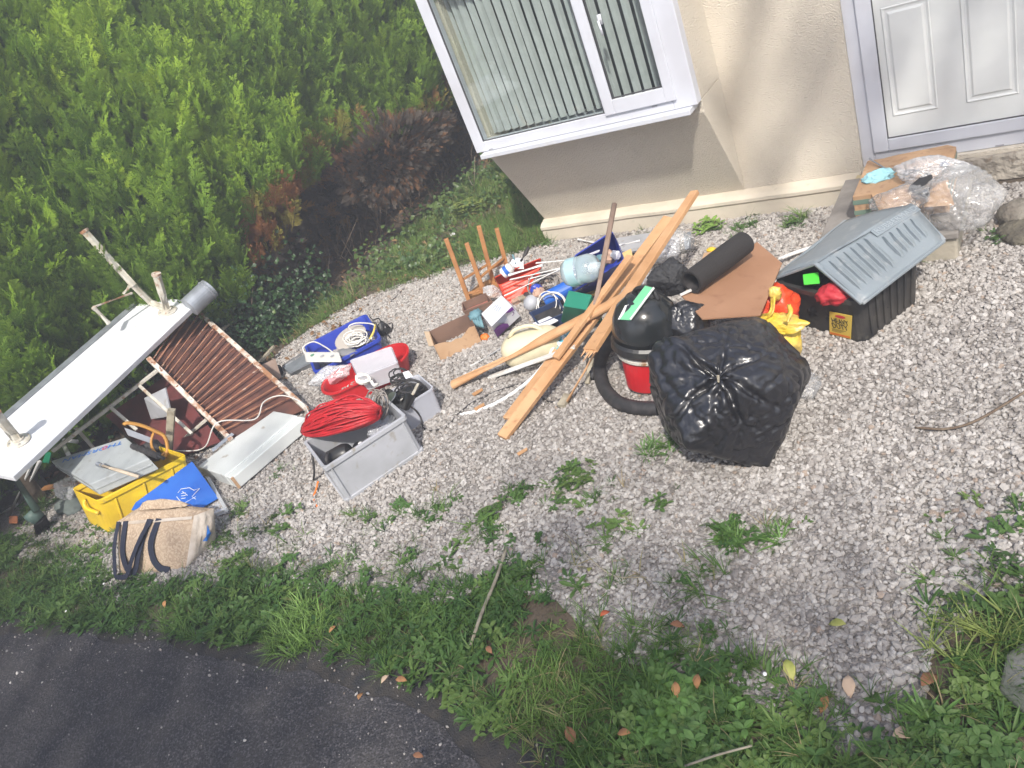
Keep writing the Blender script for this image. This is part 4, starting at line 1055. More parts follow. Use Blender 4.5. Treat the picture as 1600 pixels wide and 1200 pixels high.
# blue board in a clear tray
bb_ = T('blue_display_board', 'bright blue board with a white line drawing leaning on the yellow crate', 'board', at(290, 790, 0))
bq = [at(300, 721, .22), at(341, 778, .04), at(305, 800, .03), at(205, 797, .10), at(212, 785, .14)]
MB().slab(bq, .008).build('board', m_bluel, bb_)
bn = (bq[1]-bq[0]).cross(bq[3]-bq[0]).normalized(); bn = bn if bn.z > 0 else -bn
def bpnt(px, py):
    r = Vector(_ray(px, py)); c = Vector((0, 0, H)); t = (bq[0] + bn*.014 - c).dot(bn)/r.dot(bn); return c + r*t
for ln in ([(278, 770), (283, 764), (296, 762), (303, 766), (312, 763), (300, 776), (306, 780)], [(276, 776), (284, 786), (296, 788)], [(290, 785), (306, 776)], [(285, 768), (293, 774)]):
    MB().tube([bpnt(*p) for p in ln], .0022, 4).build('drawn_line', m_txtw, bb_)
for y in (771, 775, 779): MB().beam(bpnt(283, y), bpnt(290, y-1), .003, .001, up=bn).build('drawn_line', m_txtw, bb_)
tr = T('clear_tray', 'clear plastic tray edge sticking out from under the blue board', 'tray', at(345, 790, 0))
for p, q in (((326, 748), (354, 797)), ((354, 797), (337, 803)), ((326, 748), (318, 752))):
    MB().beam(at(*p, .045), at(*q, .03), .022, .03).build('edge', m_box, tr, bevel=.004)
MB().slab([at(322, 752, .015), at(350, 797, .012), at(300, 812, .012), at(250, 770, .015)], .003).build('bottom', m_box, tr)

# ------------------------------------------------------------------ woven bag with navy straps
bg = T('woven_bag', 'slumped beige woven carrier bag with navy straps in front of the yellow crate', 'bag', at(255, 900, 0))
fbl, fbr, bbr = at(186, 902, 0), at(290, 890, 0), at(338, 848, 0)
ftl, ftr, btr = at(183, 815, .26), at(303, 806, .23), at(334, 794, .19)
bbl = fbl + (bbr-fbr)*.9; btl = at(222, 790, .24)
def panel_fn(p00, p10, p11, p01, bulge, seed, wr=.010):
    n_ = (p10-p00).cross(p01-p00).normalized()
    def f(u, v):
        e = (math.sin(math.pi*u)*math.sin(math.pi*v))**.6 if 0 < u < 1 and 0 < v < 1 else 0
        p = p00.lerp(p10, u).lerp(p01.lerp(p11, u), v)
        w_ = noise.noise(Vector((u*3+seed, v*3, seed))) + .5*(1-abs(noise.noise(Vector((u*6, v*5+seed, 2))))*2)*1.0
        p = p + n_*(bulge*e + wr*w_*e)
        return Vector((p.x, p.y, max(.003, p.z)))
    return f
f_front = panel_fn(fbl, fbr, ftr, ftl, .045, 1); f_side = panel_fn(fbr, bbr, btr, ftr, .030, 4, .02)
f_top = panel_fn(ftl, ftr, btr, btl, .035, 7, .02); f_left = panel_fn(bbl, fbl, ftl, btl, .02, 9); f_back = panel_fn(bbr, bbl, btl, btr, .02, 11)
mb = MB()
for f in (f_front, f_top, f_left, f_back): mb.grid(f, 20, 14)
mb.build('body', m_tarp, bg, smooth=True)
MB().grid(f_side, 16, 12).build('side_gusset', m_tarpw, bg, smooth=True)
nF = (fbr-fbl).cross(ftl-fbl).normalized()
MB().grid(lambda u, v: f_top(.2+.6*u, .35+.5*v) + Vector((0, 0, .012 + .055*math.sin(v*3.14)*math.sin(u*3.14)**.5)), 14, 8).build('top_fold', m_tarp, bg, smooth=True)
mb = MB()
mb.grid(lambda u, v: f_front(.01+.98*u, .94+.055*v) + nF*.006, 16, 1); mb.build('rim_band', m_tarpw, bg, smooth=True)
nS = (bbr-fbr).cross(ftr-fbr).normalized()
mb = MB(); pts = [f_side(u, v) + nS*.006 for u, v in ((.42, .40), (.58, .34), (.74, .48), (.66, .52), (.58, .72), (.50, .50))]; mb.add(pts, [tuple(range(6))]); mb.build('printed_mark', m_txtb, bg)
def strap(uvs, w):
    pts = spline([f_front(u, min(1, max(0, v))) + nF*(.012 + h) + Vector((0, 0, -.0)) + (fbl-ftl).normalized()*max(0, -v)*.25 for u, v, h in uvs], 8); rings = []
    for i, p in enumerate(pts):
        d = (pts[min(i+1, len(pts)-1)] - pts[max(i-1, 0)]).normalized(); s_ = d.cross(nF).normalized(); nn = s_.cross(d)
        p = Vector((p.x, p.y, max(p.z, .01))); rings.append([p + s_*w - nn*.0015, p + s_*w + nn*.0015, p - s_*w + nn*.0015, p - s_*w - nn*.0015])
    return MB().loft(rings)
strap([(.14, 1, 0), (.15, .7, 0), (.16, .4, 0), (.22, .16, .01), (.30, .06, .02), (.38, .14, .02), (.43, .4, .01), (.45, .7, 0), (.46, 1, 0)], .020).build('strap', m_navy, bg)
strap([(.06, 1, .01), (.05, .6, .02), (.03, .3, .02), (.05, .06, .03), (.16, .02, .06), (.28, .04, .05), (.38, .35, .03), (.46, .7, .02), (.50, 1, .01)], .014).build('strap', m_navy, bg)
strap([(.58, 1, 0), (.58, .6, 0), (.60, .3, 0), (.68, .1, 0), (.80, .02, 0)], .022).build('strap', m_navy, bg)

# ------------------------------------------------------------------ odds and ends at the left edge
for p, q, lb in (((52, 720), (14, 806), 'white plastic pipe leaning under the near end of the table, nearest the camera'), ((62, 722), (30, 786), 'thinner white plastic pipe leaning just behind the first under the table'), ((-20, 812), (30, 788), 'white plastic pipe end lying on the grass at the left edge'),
                 ((98, 693), (112, 720), 'short white pipe leaning behind the grey tool case'), ((120, 690), (100, 688), 'stub of white pipe lying on the frame behind the tool case')):
    z0_ = .34 if p[1] < 750 and p[0] > 0 else .03; z1_ = .02 if q[1] > 740 else .30
    if q == (100, 688): z1_ = .36
    o = MB().tube([at(*p, z0_), at(*q, z1_)], .016, 10).build('white_pipe', m_pipe, None, smooth=True); tag(o, lb, 'pipe')
br = T('dusting_brush', 'black bristled hand brush standing on the grass below the near corner of the table', 'brush', at(68, 832, 0))
MB().tube([at(22, 745, .50), at(44, 778, .30), at(58, 798, .20)], [.022, .024, .03], 8).build('handle', M('dark_green_handle', (.05, .085, .07), .5), br, smooth=True)
MB().lathe([(.045, 0), (.055, .05), (.05, .09)], 14, at(62, 812, .12), (-.4, -.1, 1)).build('ferrule', M('grey_green_ferrule', (.10, .16, .14), .5), br, smooth=True)
mb = MB()
c = at(68, 830, .0)
for k in range(240):
    a = random.random()*6.28; r_ = math.sqrt(random.random()); t_ = at(62, 812, .12) + Vector((math.cos(a)*r_*.045, math.sin(a)*r_*.045, 0)); b_ = c + Vector((math.cos(a)*r_*.06, math.sin(a)*r_*.06, 0))
    mb.tube([b_, t_], .0035, 3)
mb.build('bristles', m_rub, br, kind='stuff')
o = faceted(at(112, 762, .10), (.16, .12, .12), 12, 21, 5, fine=.08, spread=.5, flat=0).build('plastic_sack', m_filmw, None, smooth=True); tag(o, 'clear plastic sack slumped between the brush and the yellow crate', 'plastic bag')
o = crumple(at(108, 790, .03), (.17, .08, .04), .3, 25, 3, flat=0).build('grey_rag', M('grey_green_rag', (.16, .19, .18), .9, bump=.5), None, smooth=True); tag(o, 'dirty grey green rag on the ground left of the yellow crate', 'rag')
o = MB().hexa([at(14, 806, .07), at(28, 806, .07), at(28, 818, .07), at(14, 818, .07)][::-1], [at(14, 806, 0), at(28, 806, 0), at(28, 818, 0), at(14, 818, 0)][::-1]).build('brick_fragment', M('brick_orange', (.45, .16, .07), .9, bump=.5), None, bevel=.006); tag(o, 'small orange brick fragment on the grass at the left edge', 'brick')
o = T('green_trowel', 'small green garden trowel under the table beside the white pipes', 'trowel', at(70, 760, 0))
MB().slab([at(66, 722, .30), at(72, 705, .33), at(80, 707, .32), at(76, 724, .29)], .008).build('blade', m_green, o, bevel=.002); MB().tube([at(72, 706, .33), at(88, 685, .38)], .010, 6).build('handle', m_green, o)
o = MB(); z = at(70, 745, .1); o.lathe([(.07, 0), (.075, .16), (.07, .17), (.065, .17), (.062, .02)], 20, at(66, 768, 0), (0, 0, 1)); o = o.build('paint_tin', M('dark_tin', (.09, .09, .095), .5, .3, col2=(.16, .15, .14), vs=12), None); tag(o, 'dull dark paint tin standing under the near end of the table', 'tin')
mb = MB(); p = at(80, 757, .13); mb.beam(at(68, 763, .12), at(128, 752, .14), .04, .02); o = mb.build('wood_offcut', m_wood2, None, bevel=.002); tag(o, 'short brown wood offcut in the shadow under the table', 'wood offcut')

# ================================================================== BLUE CRATE, RED TUB, CLEAR BOX, GREY CRATE
K = 1.5
def crate_at(cx, cy, yaw, w, l, h, name, label, cat, mat, t=.9, group=None, **k):
    r = T(name, label, cat, (cx*K, cy*K, 0), group); Mx = ZM((cx*K, cy*K, .002), yaw)
    open_box(MB(), Mx, w*K, l*K, h*K, t, **k).build('body', mat, r, smooth=False, bevel=.002)
    return r, Mx
bc, Mb = crate_at(-3.109, 2.295, .913, .378, .416, .10, 'blue_crate', 'shallow blue plastic crate holding white cables next to the red tub', 'crate', m_blue, .88, r=.05, lip=.014, liph=.025)
def loc(Mx, x, y, z): return Mx @ Vector((x, y, z))
o = MB().lathe([(.13, 0), (.14, .006), (.13, .012), (.05, .02), (.04, .02)], 28, at(548, 527, .11), (.1, -.2, 1)).build('beige_disc', M('beige_disc', (.46, .42, .38), .6), None, smooth=False, bevel=.002); tag(o, 'beige plastic disc under the white cables in the blue crate', 'disc')
cz_ = .15
c = at(556, 530, cz_); o = coil(c, .085, .0055, 11, 3, (.15, -.2, 1), .22, jit=.22, squash=.62).build('cable_bundle', m_wcable, None, smooth=True); tag(o, 'tangled bundle of white cable in the blue crate', 'cable')
o = MB().tube(spline([at(563, 525, .17), at(545, 512, .19), at(556, 505, .2), at(580, 506, .2), at(586, 512, .18), at(580, 530, .15)], 6), .006, 5).build('yellow_tipped_lead', m_wcable, None, smooth=True); tag(o, 'single white lead arching over the far side of the blue crate', 'cable')
o = MB().tube(spline([at(586, 508, .19), at(584, 518, .18), at(578, 530, .15)], 5), .009, 6).build('yellow_lead', M('yellow_sleeve', (.65, .5, .1), .5), None, smooth=True); tag(o, 'short yellow sleeved lead at the far right corner of the blue crate', 'cable')
ps_ = T('power_strip', 'white multi socket power strip with a green switch lying in the blue crate', 'power strip', at(500, 560, 0))
MB().hexa([at(475, 550, .17), at(478, 566, .16), at(535, 566, .17), at(530, 550, .18)], [at(475, 550, .13), at(478, 566, .12), at(535, 566, .13), at(530, 550, .14)]).build('body', m_wcable, ps_, bevel=.012, seg=3)
MB().lathe([(.016, 0), (.016, .004)], 14, at(488, 555, .172), (0, 0, 1)).build('switch', M('green_switch', (.12, .3, .2), .5), ps_)
for x in (503, 519): MB().lathe([(.017, 0), (.016, .0015)], 14, at(x, 556, .178), (0, 0, 1)).build('socket', m_greyp, ps_)
MB().tube(spline([at(476, 552, .16), at(474, 542, .2), at(490, 534, .2), at(508, 542, .19), at(522, 552, .17)], 6), .006, 5).build('cord', m_wcable, ps_, smooth=True)
o = crumple(at(540, 552, .14), (.11, .05, .03), .3, 31, 3).build('grey_cloth', M('grey_cloth', (.2, .2, .21), .9), None, smooth=True); tag(o, 'scrap of dark grey cloth between the power strip and the cables', 'cloth')
sb = T('grey_flat_box', 'flat grey metal box on the gravel at the left end of the blue crate', 'box', at(455, 585, 0))
MB().hexa([at(441, 573, .05), at(454, 583, .05), at(489, 566, .06), at(476, 553, .08)], [at(443, 578, .0), at(455, 589, .0), at(490, 574, .0), at(478, 563, .0)]).build('body', m_galv, sb, bevel=.004)
MB().beam(at(441, 572, .055), at(474, 551, .085), .012, .01).build('bright_edge', m_steel, sb)

def oval_box(Mx, w, l, h, t, wall=.005, lip=.018):
    r0 = l*.46
    R = [(w*t, l*t, r0*t, 0), (w-2*lip, l-2*lip, r0, h-.02), (w, l, r0, h-.014), (w, l, r0, h), (w-2*lip, l-2*lip, r0, h-.002), (w-2*lip-2*wall, l-2*lip-2*wall, r0, h-.02), (w*t-2*wall, l*t-2*wall, r0*.95*t, .012)]
    return MB().loft([[Mx @ Vector(p) for p in rr(w_i, l_i, r_, z, 8)] for w_i, l_i, r_, z in R])
rt = T('red_tub', 'bright red oval plastic tub between the blue crate and the clear box', 'tub', (-2.745*K, 2.075*K, 0))
Mr = ZM((-2.745*K, 2.07*K, 0), .80)
oval_box(Mr, .46*K, .25*K, .095*K, .84).build('body', m_red, rt, smooth=False, bevel=.0015)
# clear box standing in the tub
cb = T('clear_container', 'empty frosted clear plastic container standing in the red tub', 'container', at(580, 600, 0))
q_ = [at(546, 563, .21), at(558, 590, .19), at(622, 566, .19), at(612, 541, .22)]
quad_box(resub(q_, 3, .1), resub([p + (sum(q_, Vector())/4-p)*.12 + Vector((0, 0, -.13)) for p in q_], 3, .1), wall=.003).build('body', film('frosted_container', (.80, .80, .86), alpha=.5, rough=.3, bump=.1), cb, bevel=.001)
MB().slab([p + Vector((0, 0, .002)) + (sum(q_, Vector())/4-p)*.05 for p in q_], .004).build('lid', film('frosted_lid', (.82, .80, .86), alpha=.35, rough=.35, bump=.1), cb)
o = coil(at(568, 592, .17), .055, .008, 7, 8, (.2, -.4, 1), .2, jit=.12, squash=.55).build('white_flex', m_wcable, None, smooth=True); tag(o, 'coiled white flex hanging over the near rim of the red tub', 'cable')
o = MB().tube(spline([at(580, 596, .17), at(585, 602, .15), at(590, 600, .14)], 4), .012, 6).build('plug', m_pipe, None, smooth=True); o.name = 'white_plug'; tag(o, 'white plug on the near rim of the red tub beside the coiled flex', 'plug')
o = faceted(at(512, 588, .13), (.17, .10, .085), 12, 41, 5, fine=.08, spread=.5, rot=.6).build('plastic_bag', m_filmw, None, smooth=True); tag(o, 'crumpled clear plastic bag over the left end of the red tub', 'plastic bag')
o = faceted(at(522, 592, .11), (.085, .05, .035), 9, 44, 4, spread=.5, rot=.5).build('pink_packet', M('pink_packet', (.55, .25, .27), .5), None, smooth=True); tag(o, 'pinkish packet inside the crumpled plastic bag at the left of the red tub', 'packet')

# clear crate with black gear
cc_ = T('clear_crate', 'clear plastic storage box full of black leads beside the grey crate', 'storage box', (-2.271*K, 1.845*K, 0))
Mc = ZM((-2.271*K, 1.845*K, .002), 1.044)
open_box(MB(), Mc, .184*K, .191*K, .13*K, .86, r=.03, lip=.006, liph=.015, wall=.003).build('body', film('clear_crate_wall', (.66, .68, .76), alpha=.55, rough=.22, bump=.08), cc_, bevel=.001)
o = coil(loc(Mc, .02, .03, .17), .07, .006, 9, 11, (.2, .1, 1), .5, jit=.3).build('black_leads', m_rub, None, smooth=True); tag(o, 'tangle of thin black leads heaped in the clear storage box', 'cable')
o = crumple(loc(Mc, .01, .02, .13), (.11, .11, .07), .3, 52, 3).build('black_adaptor', m_black, None); tag(o, 'black power adaptor among the leads in the clear storage box', 'adaptor')
rm = T('video_camera', 'black and silver handheld device lying on the leads in the clear storage box', 'device', at(640, 640, 0))
MB().tube([at(627, 626, .22), at(645, 616, .23), at(653, 600, .24)], [.016, .013, .012], 8, flat=.6).build('silver_strip', m_dwhite, rm); MB().lathe([(.04, 0), (.045, .03), (.04, .05), (.03, .05), (.03, .045)], 18, at(611, 622, .20), (-.2, -.3, 1)).build('lens_ring', m_black, rm, smooth=True, bevel=.001)
MB().lathe([(.044, 0), (.046, .006), (.043, .008)], 18, at(611, 622, .245), (-.2, -.3, 1)).build('rim', m_steel, rm)
mb = MB().tube([at(612, 628, .19), at(634, 632, .21), at(640, 620, .22)], [.045, .04, .035], 8); mb.build('body', m_black, rm, smooth=True)
MB().slab([at(629, 582, .23), at(638, 579, .23), at(645, 588, .2), at(634, 592, .2)], .006).build('white_tag', m_paper, rm)
o = coil(at(625, 590, .19), .05, .005, 7, 14, (.3, .1, 1), .5, jit=.3).build('brown_black_leads', m_rub, None, smooth=True); tag(o, 'black leads hanging over the right end of the red tub', 'cable')

# grey crate
gc = T('grey_crate', 'dirty grey stacking crate holding a coil of red cable in the middle of the drive', 'crate', (-2.293*K, 1.536*K, 0))
Mg = ZM((-2.293*K, 1.536*K, .002), 1.074)
W_, L_, H_ = .369*K, .286*K, .186*K
open_box(MB(), Mg, W_, L_, H_, .955, r=.022, lip=.012, liph=.028, wall=.007).build('body', m_greyp, gc, bevel=.003)
shell(MB(), [(W_*.965+.012, L_*.955+.012, .02, .004), (W_*.965+.014, L_*.955+.014, .02, .026), (W_*.965-.004, L_*.955-.004, .02, .030), (W_*.955-.02, L_*.955-.02, .02, .030)], Mg).build('base_rim', m_greyp, gc, bevel=.002)
for sx in (-1, 1):
    for yy in (-.30, .30):
        pass
for x in (-.43, .43): lbox(Mg, x*W_-.004, x*W_+.004, -L_/2-.000, -L_/2+.012, .03, H_-.03).build('corner_rib', m_greyp, gc)
# red cable coil
rc = T('red_cable_coil', 'big hank of thin red cable lying on top of the grey crate', 'cable')if False else None
def hank(c, ax_, L, R, n, r, mat, name, seed=0, fl=.55):
    """many nearly parallel strands of a hank, bowed outwards in the middle and bound at one end"""
    rnd = random.Random(seed); d, a, u = frame_of(ax_); mb = MB(); c = Vector(c)
    for i in range(n):
        th = rnd.uniform(0, 2*math.pi); q = R*math.sqrt(rnd.uniform(.25, 1)); pts = []
        for k in range(13):
            t = k/12; e = math.sin(math.pi*min(1, max(0, t*.96+.02)))**.6
            w = .22 + .78*e
            pts.append(c + d*((t-.5)*L) + a*math.cos(th+t*.6)*q*w + u*math.sin(th+t*.6)*q*w*fl + u*(-.05*(2*t-1)**2*R*3))
        if i % 6 == 0:
            w1 = Vector((rnd.uniform(-1, 1), rnd.uniform(-1, 1), rnd.uniform(0, .8)))*R*.35
            pts = [p + w1*math.sin(math.pi*k/12)*(1+.4*math.sin(k*1.1+i)) for k, p in enumerate(pts)]
        mb.tube(pts, r, 4)
    return mb
p0, p1 = at(478, 672, .30), at(594, 648, .30)
o = hank((p0+p1)/2 + Vector((0, 0, .035)), p1-p0, (p1-p0).length*1.0, .135, 150, .0058, m_rcable, 'c', 4).build('red_cable_hank', m_rcable, None, smooth=True); tag(o, 'big hank of thin red cable bulging over the top of the grey crate', 'cable')
gd = T('grey_wire_loops', 'loops of grey wire behind the red cable in the grey crate', 'wire', at(590, 660, 0))
mb = MB()
for i in range(9):
    c = at(578+i*2.2, 625+i*.6, .31); R = .055 + .012*math.sin(i*2); pts = [c + Vector((math.cos(t)*R*.9 + .3*R*math.sin(t), math.sin(t)*R*.6, math.sin(t)*R*1.2-.02)) for t in [2*math.pi*k/20 for k in range(20)]]
    mb.tube(pts, .0045, 4, closed=True)
mb.build('loops', m_gcable, gd, smooth=True)
o = T('black_motor', 'black electrical tool lying in the grey crate under the red cable', 'tool', loc(Mg, -.12, -.05, 0))
MB().lathe([(.05, -.07), (.06, -.06), (.062, .04), (.05, .07), (.02, .08)], 20, loc(Mg, -.15, -.03, .19), (1, .6, .2)).build('housing', m_black, o, smooth=True, bevel=.001)
MB().tube(spline([loc(Mg, -.2, -.06, .27), loc(Mg, -.235, -.10, .24), loc(Mg, -.22, -.08, .12), loc(Mg, -.1, -.08, .09)], 6), .012, 7).build('cord', m_rub, o, smooth=True)
MB().lathe([(.012, 0), (.012, .01)], 12, loc(Mg, -.02, -.10, .22), (0, 0, 1)).build('button', m_pipe, o)
MB().lathe([(.04, -.05), (.045, .05), (.03, .07)], 16, loc(Mg, -.02, -.07, .17), (1, -.1, .1)).build('handle', m_black, o, smooth=True)
o = faceted(loc(Mg, .14, .02, .16), (.10, .14, .08), 12, 61, 5, fine=.08, spread=.5).build('grey_plastic_bag', film('grey_film', (.55, .57, .62), alpha=.6), None, smooth=True); tag(o, 'greyish plastic bag at the right end inside the grey crate', 'plastic bag')
o = MB().tube(spline([at(497, 752, .05), at(494, 765, .02), at(490, 778, .006), at(496, 792, .006)], 5), .006, 5).build('orange_string', m_orange, None, smooth=True); tag(o, 'short orange string on the gravel at the left foot of the grey crate', 'string')
o = MB().tube(spline([at(484, 690, .22), at(487, 705, .20), at(491, 735, .10), at(490, 750, .02)], 5), .007, 5).build('black_lead', m_rub, None, smooth=True); tag(o, 'black lead hanging out over the left side of the grey crate', 'cable')
o = T('blue_connector', 'small blue connector at the far left corner of the grey crate on the red cable', 'connector', at(486, 660, 0))
MB().tube([at(480, 655, .27), at(492, 660, .27)], .014, 8).build('shell', m_bluel, o)
for p in [[(498, 790, .01), (0, 0, 0)]]: pass

# cable across the gravel
def gcable(pts, r, mat, name, label, lift=.012):
    o = MB().tube(spline([at(x, y, z if z else lift) for x, y, z in pts], 8), r, 6).build(name, mat, None, smooth=True); return tag(o, label, 'cable')
gcable([(612, 622, .22), (632, 630, .20), (648, 640, .14), (657, 652, .06), (662, 668, .012), (676, 673, 0), (700, 664, 0), (718, 645, 0), (740, 628, 0), (775, 612, 0), (812, 600, 0), (840, 598, 0)], .0055, m_rub, 'black_cable', 'long black cable snaking from the clear storage box across the gravel to the planks')
gcable([(826, 598, 0), (838, 612, 0), (860, 628, 0), (886, 618, 0), (905, 602, 0), (925, 590, 0), (940, 575, 0)], .0055, m_rub, 'black_cable', 'black cable on the gravel between the lower planks and the vacuum cleaner')
gcable([(630, 452, 0), (612, 470, 0), (594, 482, 0), (578, 492, 0), (582, 500, .03)], .0045, m_rub, 'black_cable', 'thin black cable running from the grass to the far corner of the blue crate')
gcable([(583, 500, .12), (592, 498, .08), (600, 508, .03), (612, 505, .02), (612, 516, .02), (604, 520, .03), (610, 528, .02)], .006, m_rub, 'black_cable', 'short loop of black cable at the right end of the blue crate')
o = crumple(at(600, 515, .05), (.04, .05, .07), .3, 77, 3).build('black_transformer', m_black, None); tag(o, 'small black transformer against the right end of the blue crate', 'transformer')

# ================================================================== CARDBOARD, STOOL, TRAYS
cd = T('cardboard_box', 'open shallow cardboard box with ragged edge on the gravel below the stool', 'box', (-2.411*K, 2.378*K, 0))
Mk = ZM((-2.411*K, 2.378*K, .002), .768); w2, l2, h2 = .215*K/2, .171*K/2, .092*K
def wallp(x0, y0, x1, y1, top, name, mat, t=.005):
    mb = MB(); n = len(top)-1; a = Vector((x0, y0, 0)); b = Vector((x1, y1, 0)); d = (b-a).normalized(); nn = Vector((-d.y, d.x, 0))*t
    r = []
    for i, h in enumerate(top):
        p = a.lerp(b, i/n); r.append([Mk @ p, Mk @ (p + nn), Mk @ (p + nn + Vector((0, 0, h))), Mk @ (p + Vector((0, 0, h)))])
    return mb.loft(r).build(name, mat, cd)
wallp(-w2, -l2, w2, -l2, [h2, h2*.96, h2*.9, h2*.75, h2*.80, h2*.72, h2*.9, h2*1.08, h2*1.0], 'side', m_card)
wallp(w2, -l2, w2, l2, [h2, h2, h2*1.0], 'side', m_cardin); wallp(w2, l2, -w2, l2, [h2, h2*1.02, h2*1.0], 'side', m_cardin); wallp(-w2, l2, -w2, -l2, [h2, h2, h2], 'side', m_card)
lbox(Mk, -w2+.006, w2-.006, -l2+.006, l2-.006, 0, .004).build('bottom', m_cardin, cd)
MB().slab([loc(Mk, -w2, l2, h2), loc(Mk, -w2, -l2, h2), loc(Mk, -w2-.03, -l2-.005, h2+.015), loc(Mk, -w2-.03, l2+.004, h2+.015)], .004).build('flap', M('pale_card_edge', (.60, .45, .30), .8), cd)
o = T('maroon_carton', 'small open dark red carton behind the cardboard box', 'carton', at(745, 492, 0))
q_ = [at(722, 473, .13), at(724, 486, .13), at(768, 470, .13), at(758, 458, .13)]
quad_box(q_, [p + Vector((.0, 0, -.12)) for p in q_], wall=.004).build('body', m_cardin, o)
MB().slab([p + Vector((0, 0, -.06)) + (sum(q_, Vector())/4 - p)*.1 for p in q_], .01).build('contents', M('reddish_contents', (.34, .12, .09), .8, col2=(.2, .1, .08), vs=20), o)
gv = T('work_glove', 'bluish grey work glove draped over the corner of the cardboard box', 'glove', at(742, 500, 0))
crumple(at(743, 492, .14), (.05, .06, .035), .35, 71, 3, rot=.4).build('palm', m_teal, gv, smooth=True)
for i in range(4): MB().tube([at(737+i*4, 490+i*1.5, .145), at(741+i*4, 504+i*1.5, .12), at(744+i*4, 510+i, .09)], [.013, .012, .008], 7).build('finger', m_teal, gv, smooth=True)

# upturned stool
sl_ = T('upturned_stool', 'wooden stool standing upside down with four legs in the air near the grass', 'stool', at(765, 450, 0))
sb_p = [at(736, 474, .035), at(760, 462, .035), at(776, 440, .035), at(796, 425, .035)]
legs = []
stool_c = (sb_p[0]+sb_p[3])/2
up = Vector((0, 0, 1))
for (bx, by), (tx, ty), hh in (((733, 470), (697, 373), .50), ((758, 462), (729, 380), .46), ((771, 442), (748, 353), .52), ((794, 425), (776, 357), .46)):
    b = at(bx, by, .035); t = near(tx, ty, b + up*hh); legs.append((b, t))
    MB().beam(t, b, .034, .034, up=(1, .7, 0)).build('leg', m_wood2, sl_, bevel=.003)
seat_c = sum((b for b, t in legs), Vector())/4; seat_c.z = 0
MB().lathe([(.17, 0.0), (.18, .01), (.18, .024), (.17, .034)], 28, seat_c, (0, 0, 1)).build('seat', m_wood2, sl_, bevel=.003)
for i, j, f in ((0, 2, .34), (1, 3, .34), (0, 1, .12), (2, 3, .25)):
    a_ = legs[i][0].lerp(legs[i][1], f); b_ = legs[j][0].lerp(legs[j][1], f); MB().beam(a_, b_, .026, .014, up=(0, 0, 1)).build('stretcher', m_wood2, sl_, bevel=.002)

# red plastic tray-bag with rods and small things
rb = T('red_folding_crate', 'orange red plastic basket with slatted sides full of small tools beside the stool', 'basket', at(810, 470, 0))
q_ = [at(772, 433, .20), at(790, 462, .12), at(845, 432, .14), at(845, 403, .22)]
bq_ = [at(780, 452, .02), at(795, 482, .005), at(842, 458, .005), at(838, 425, .02)]
quad_box(resub([q_[0], q_[1]+(q_[0]-q_[1])*.55, q_[2]+(q_[3]-q_[2])*.5, q_[3]], 3, .12), resub(bq_, 3, .12), wall=.006).build('body', m_ored, rb, bevel=.002)
for i in range(5):
    t = (i+.5)/5; a_ = (q_[1]+(q_[0]-q_[1])*.55).lerp(bq_[1], .15+.8*t); b_ = (q_[2]+(q_[3]-q_[2])*.5).lerp(bq_[2], .15+.8*t)
    MB().beam(a_, b_, .012, .012).build('slat', m_ored, rb, bevel=.002)
for i, (p, q, z0_, z1_, w) in enumerate((((795, 430), (848, 414), .24, .26, .018), ((797, 437), (884, 417), .22, .27, .010), ((788, 462), (889, 414), .17, .28, .009), ((838, 411), (890, 406), .26, .28, .010), ((826, 436), (886, 420), .22, .26, .008))):
    o = MB().tube([at(*p, z0_), at(*q, z1_)], w*.9, 8, flat=.6).build('white_rod', m_pipe, None); tag(o, ['short thick white rod lying on the red basket', 'second white rod across the middle of the red basket', 'long thin white rod nearest the camera across the red basket', 'white rod furthest back on the red basket towards the water bottle', 'thin white rod in the middle of the fan towards the water bottle'][i], 'rod')
tpr = T('tape_roll', 'white and blue sealant tub lying in the red basket', 'tub', at(795, 440, 0))
MB().lathe([(.042, 0), (.042, .075), (.03, .085), (.03, .09)], 20, at(786, 428, .22), (.8, .5, .35)).build('body', m_pipe, tpr, bevel=.001); MB().lathe([(.0425, .025), (.0425, .055)], 20, at(786, 428, .22), (.8, .5, .35), caps=False).build('label_band', m_bluel, tpr)
hm = T('scraper', 'scraper with black handle and pale blade sticking up from the red basket', 'scraper', at(820, 420, 0))
MB().tube([at(814, 408, .24), at(821, 396, .28), at(826, 386, .31)], [.012, .016, .013], 8).build('handle', m_rub, hm, smooth=True); MB().slab([at(806, 420, .2), at(813, 406, .24), at(817, 408, .24), at(818, 420, .2)], .005).build('blade', m_pipe, hm)
o = MB().tube([at(806, 412, .22), at(801, 398, .27)], .007, 6).build('screwdriver', m_teal, None); tag(o, 'thin teal screwdriver upright in the red basket left of the scraper', 'screwdriver')
o = crumple(at(808, 412, .2), (.06, .05, .04), .35, 83, 3).build('pale_cloth', m_paper, None, smooth=True); tag(o, 'crumpled pale wrapper in the red basket under the scraper', 'wrapper')
o = faceted(at(768, 458, .07), (.09, .07, .07), 12, 84, 5, fine=.08, spread=.5).build('clear_bag', m_filmw, None, smooth=True); tag(o, 'small clear plastic bag between the stool and the white and purple carton', 'plastic bag')
for k in range(5):
    c = at(806 + k*9, 470 - k*3.5, .03)
    o = crumple(c, (.05, .035, .03), .4, 90+k, 2).build('leather_scrap', [m_skin, m_wood3, m_rub, m_gcable, m_skin][k], None); tag(o, ['tan scrap of leather right of the white and purple carton', 'greyish scrap of wood between the carton and the cables', 'dark rubber scrap under the brown cables', 'grey scrap under the brown cable coil', 'tan scrap at the foot of the dark blue box'][k], 'scrap')

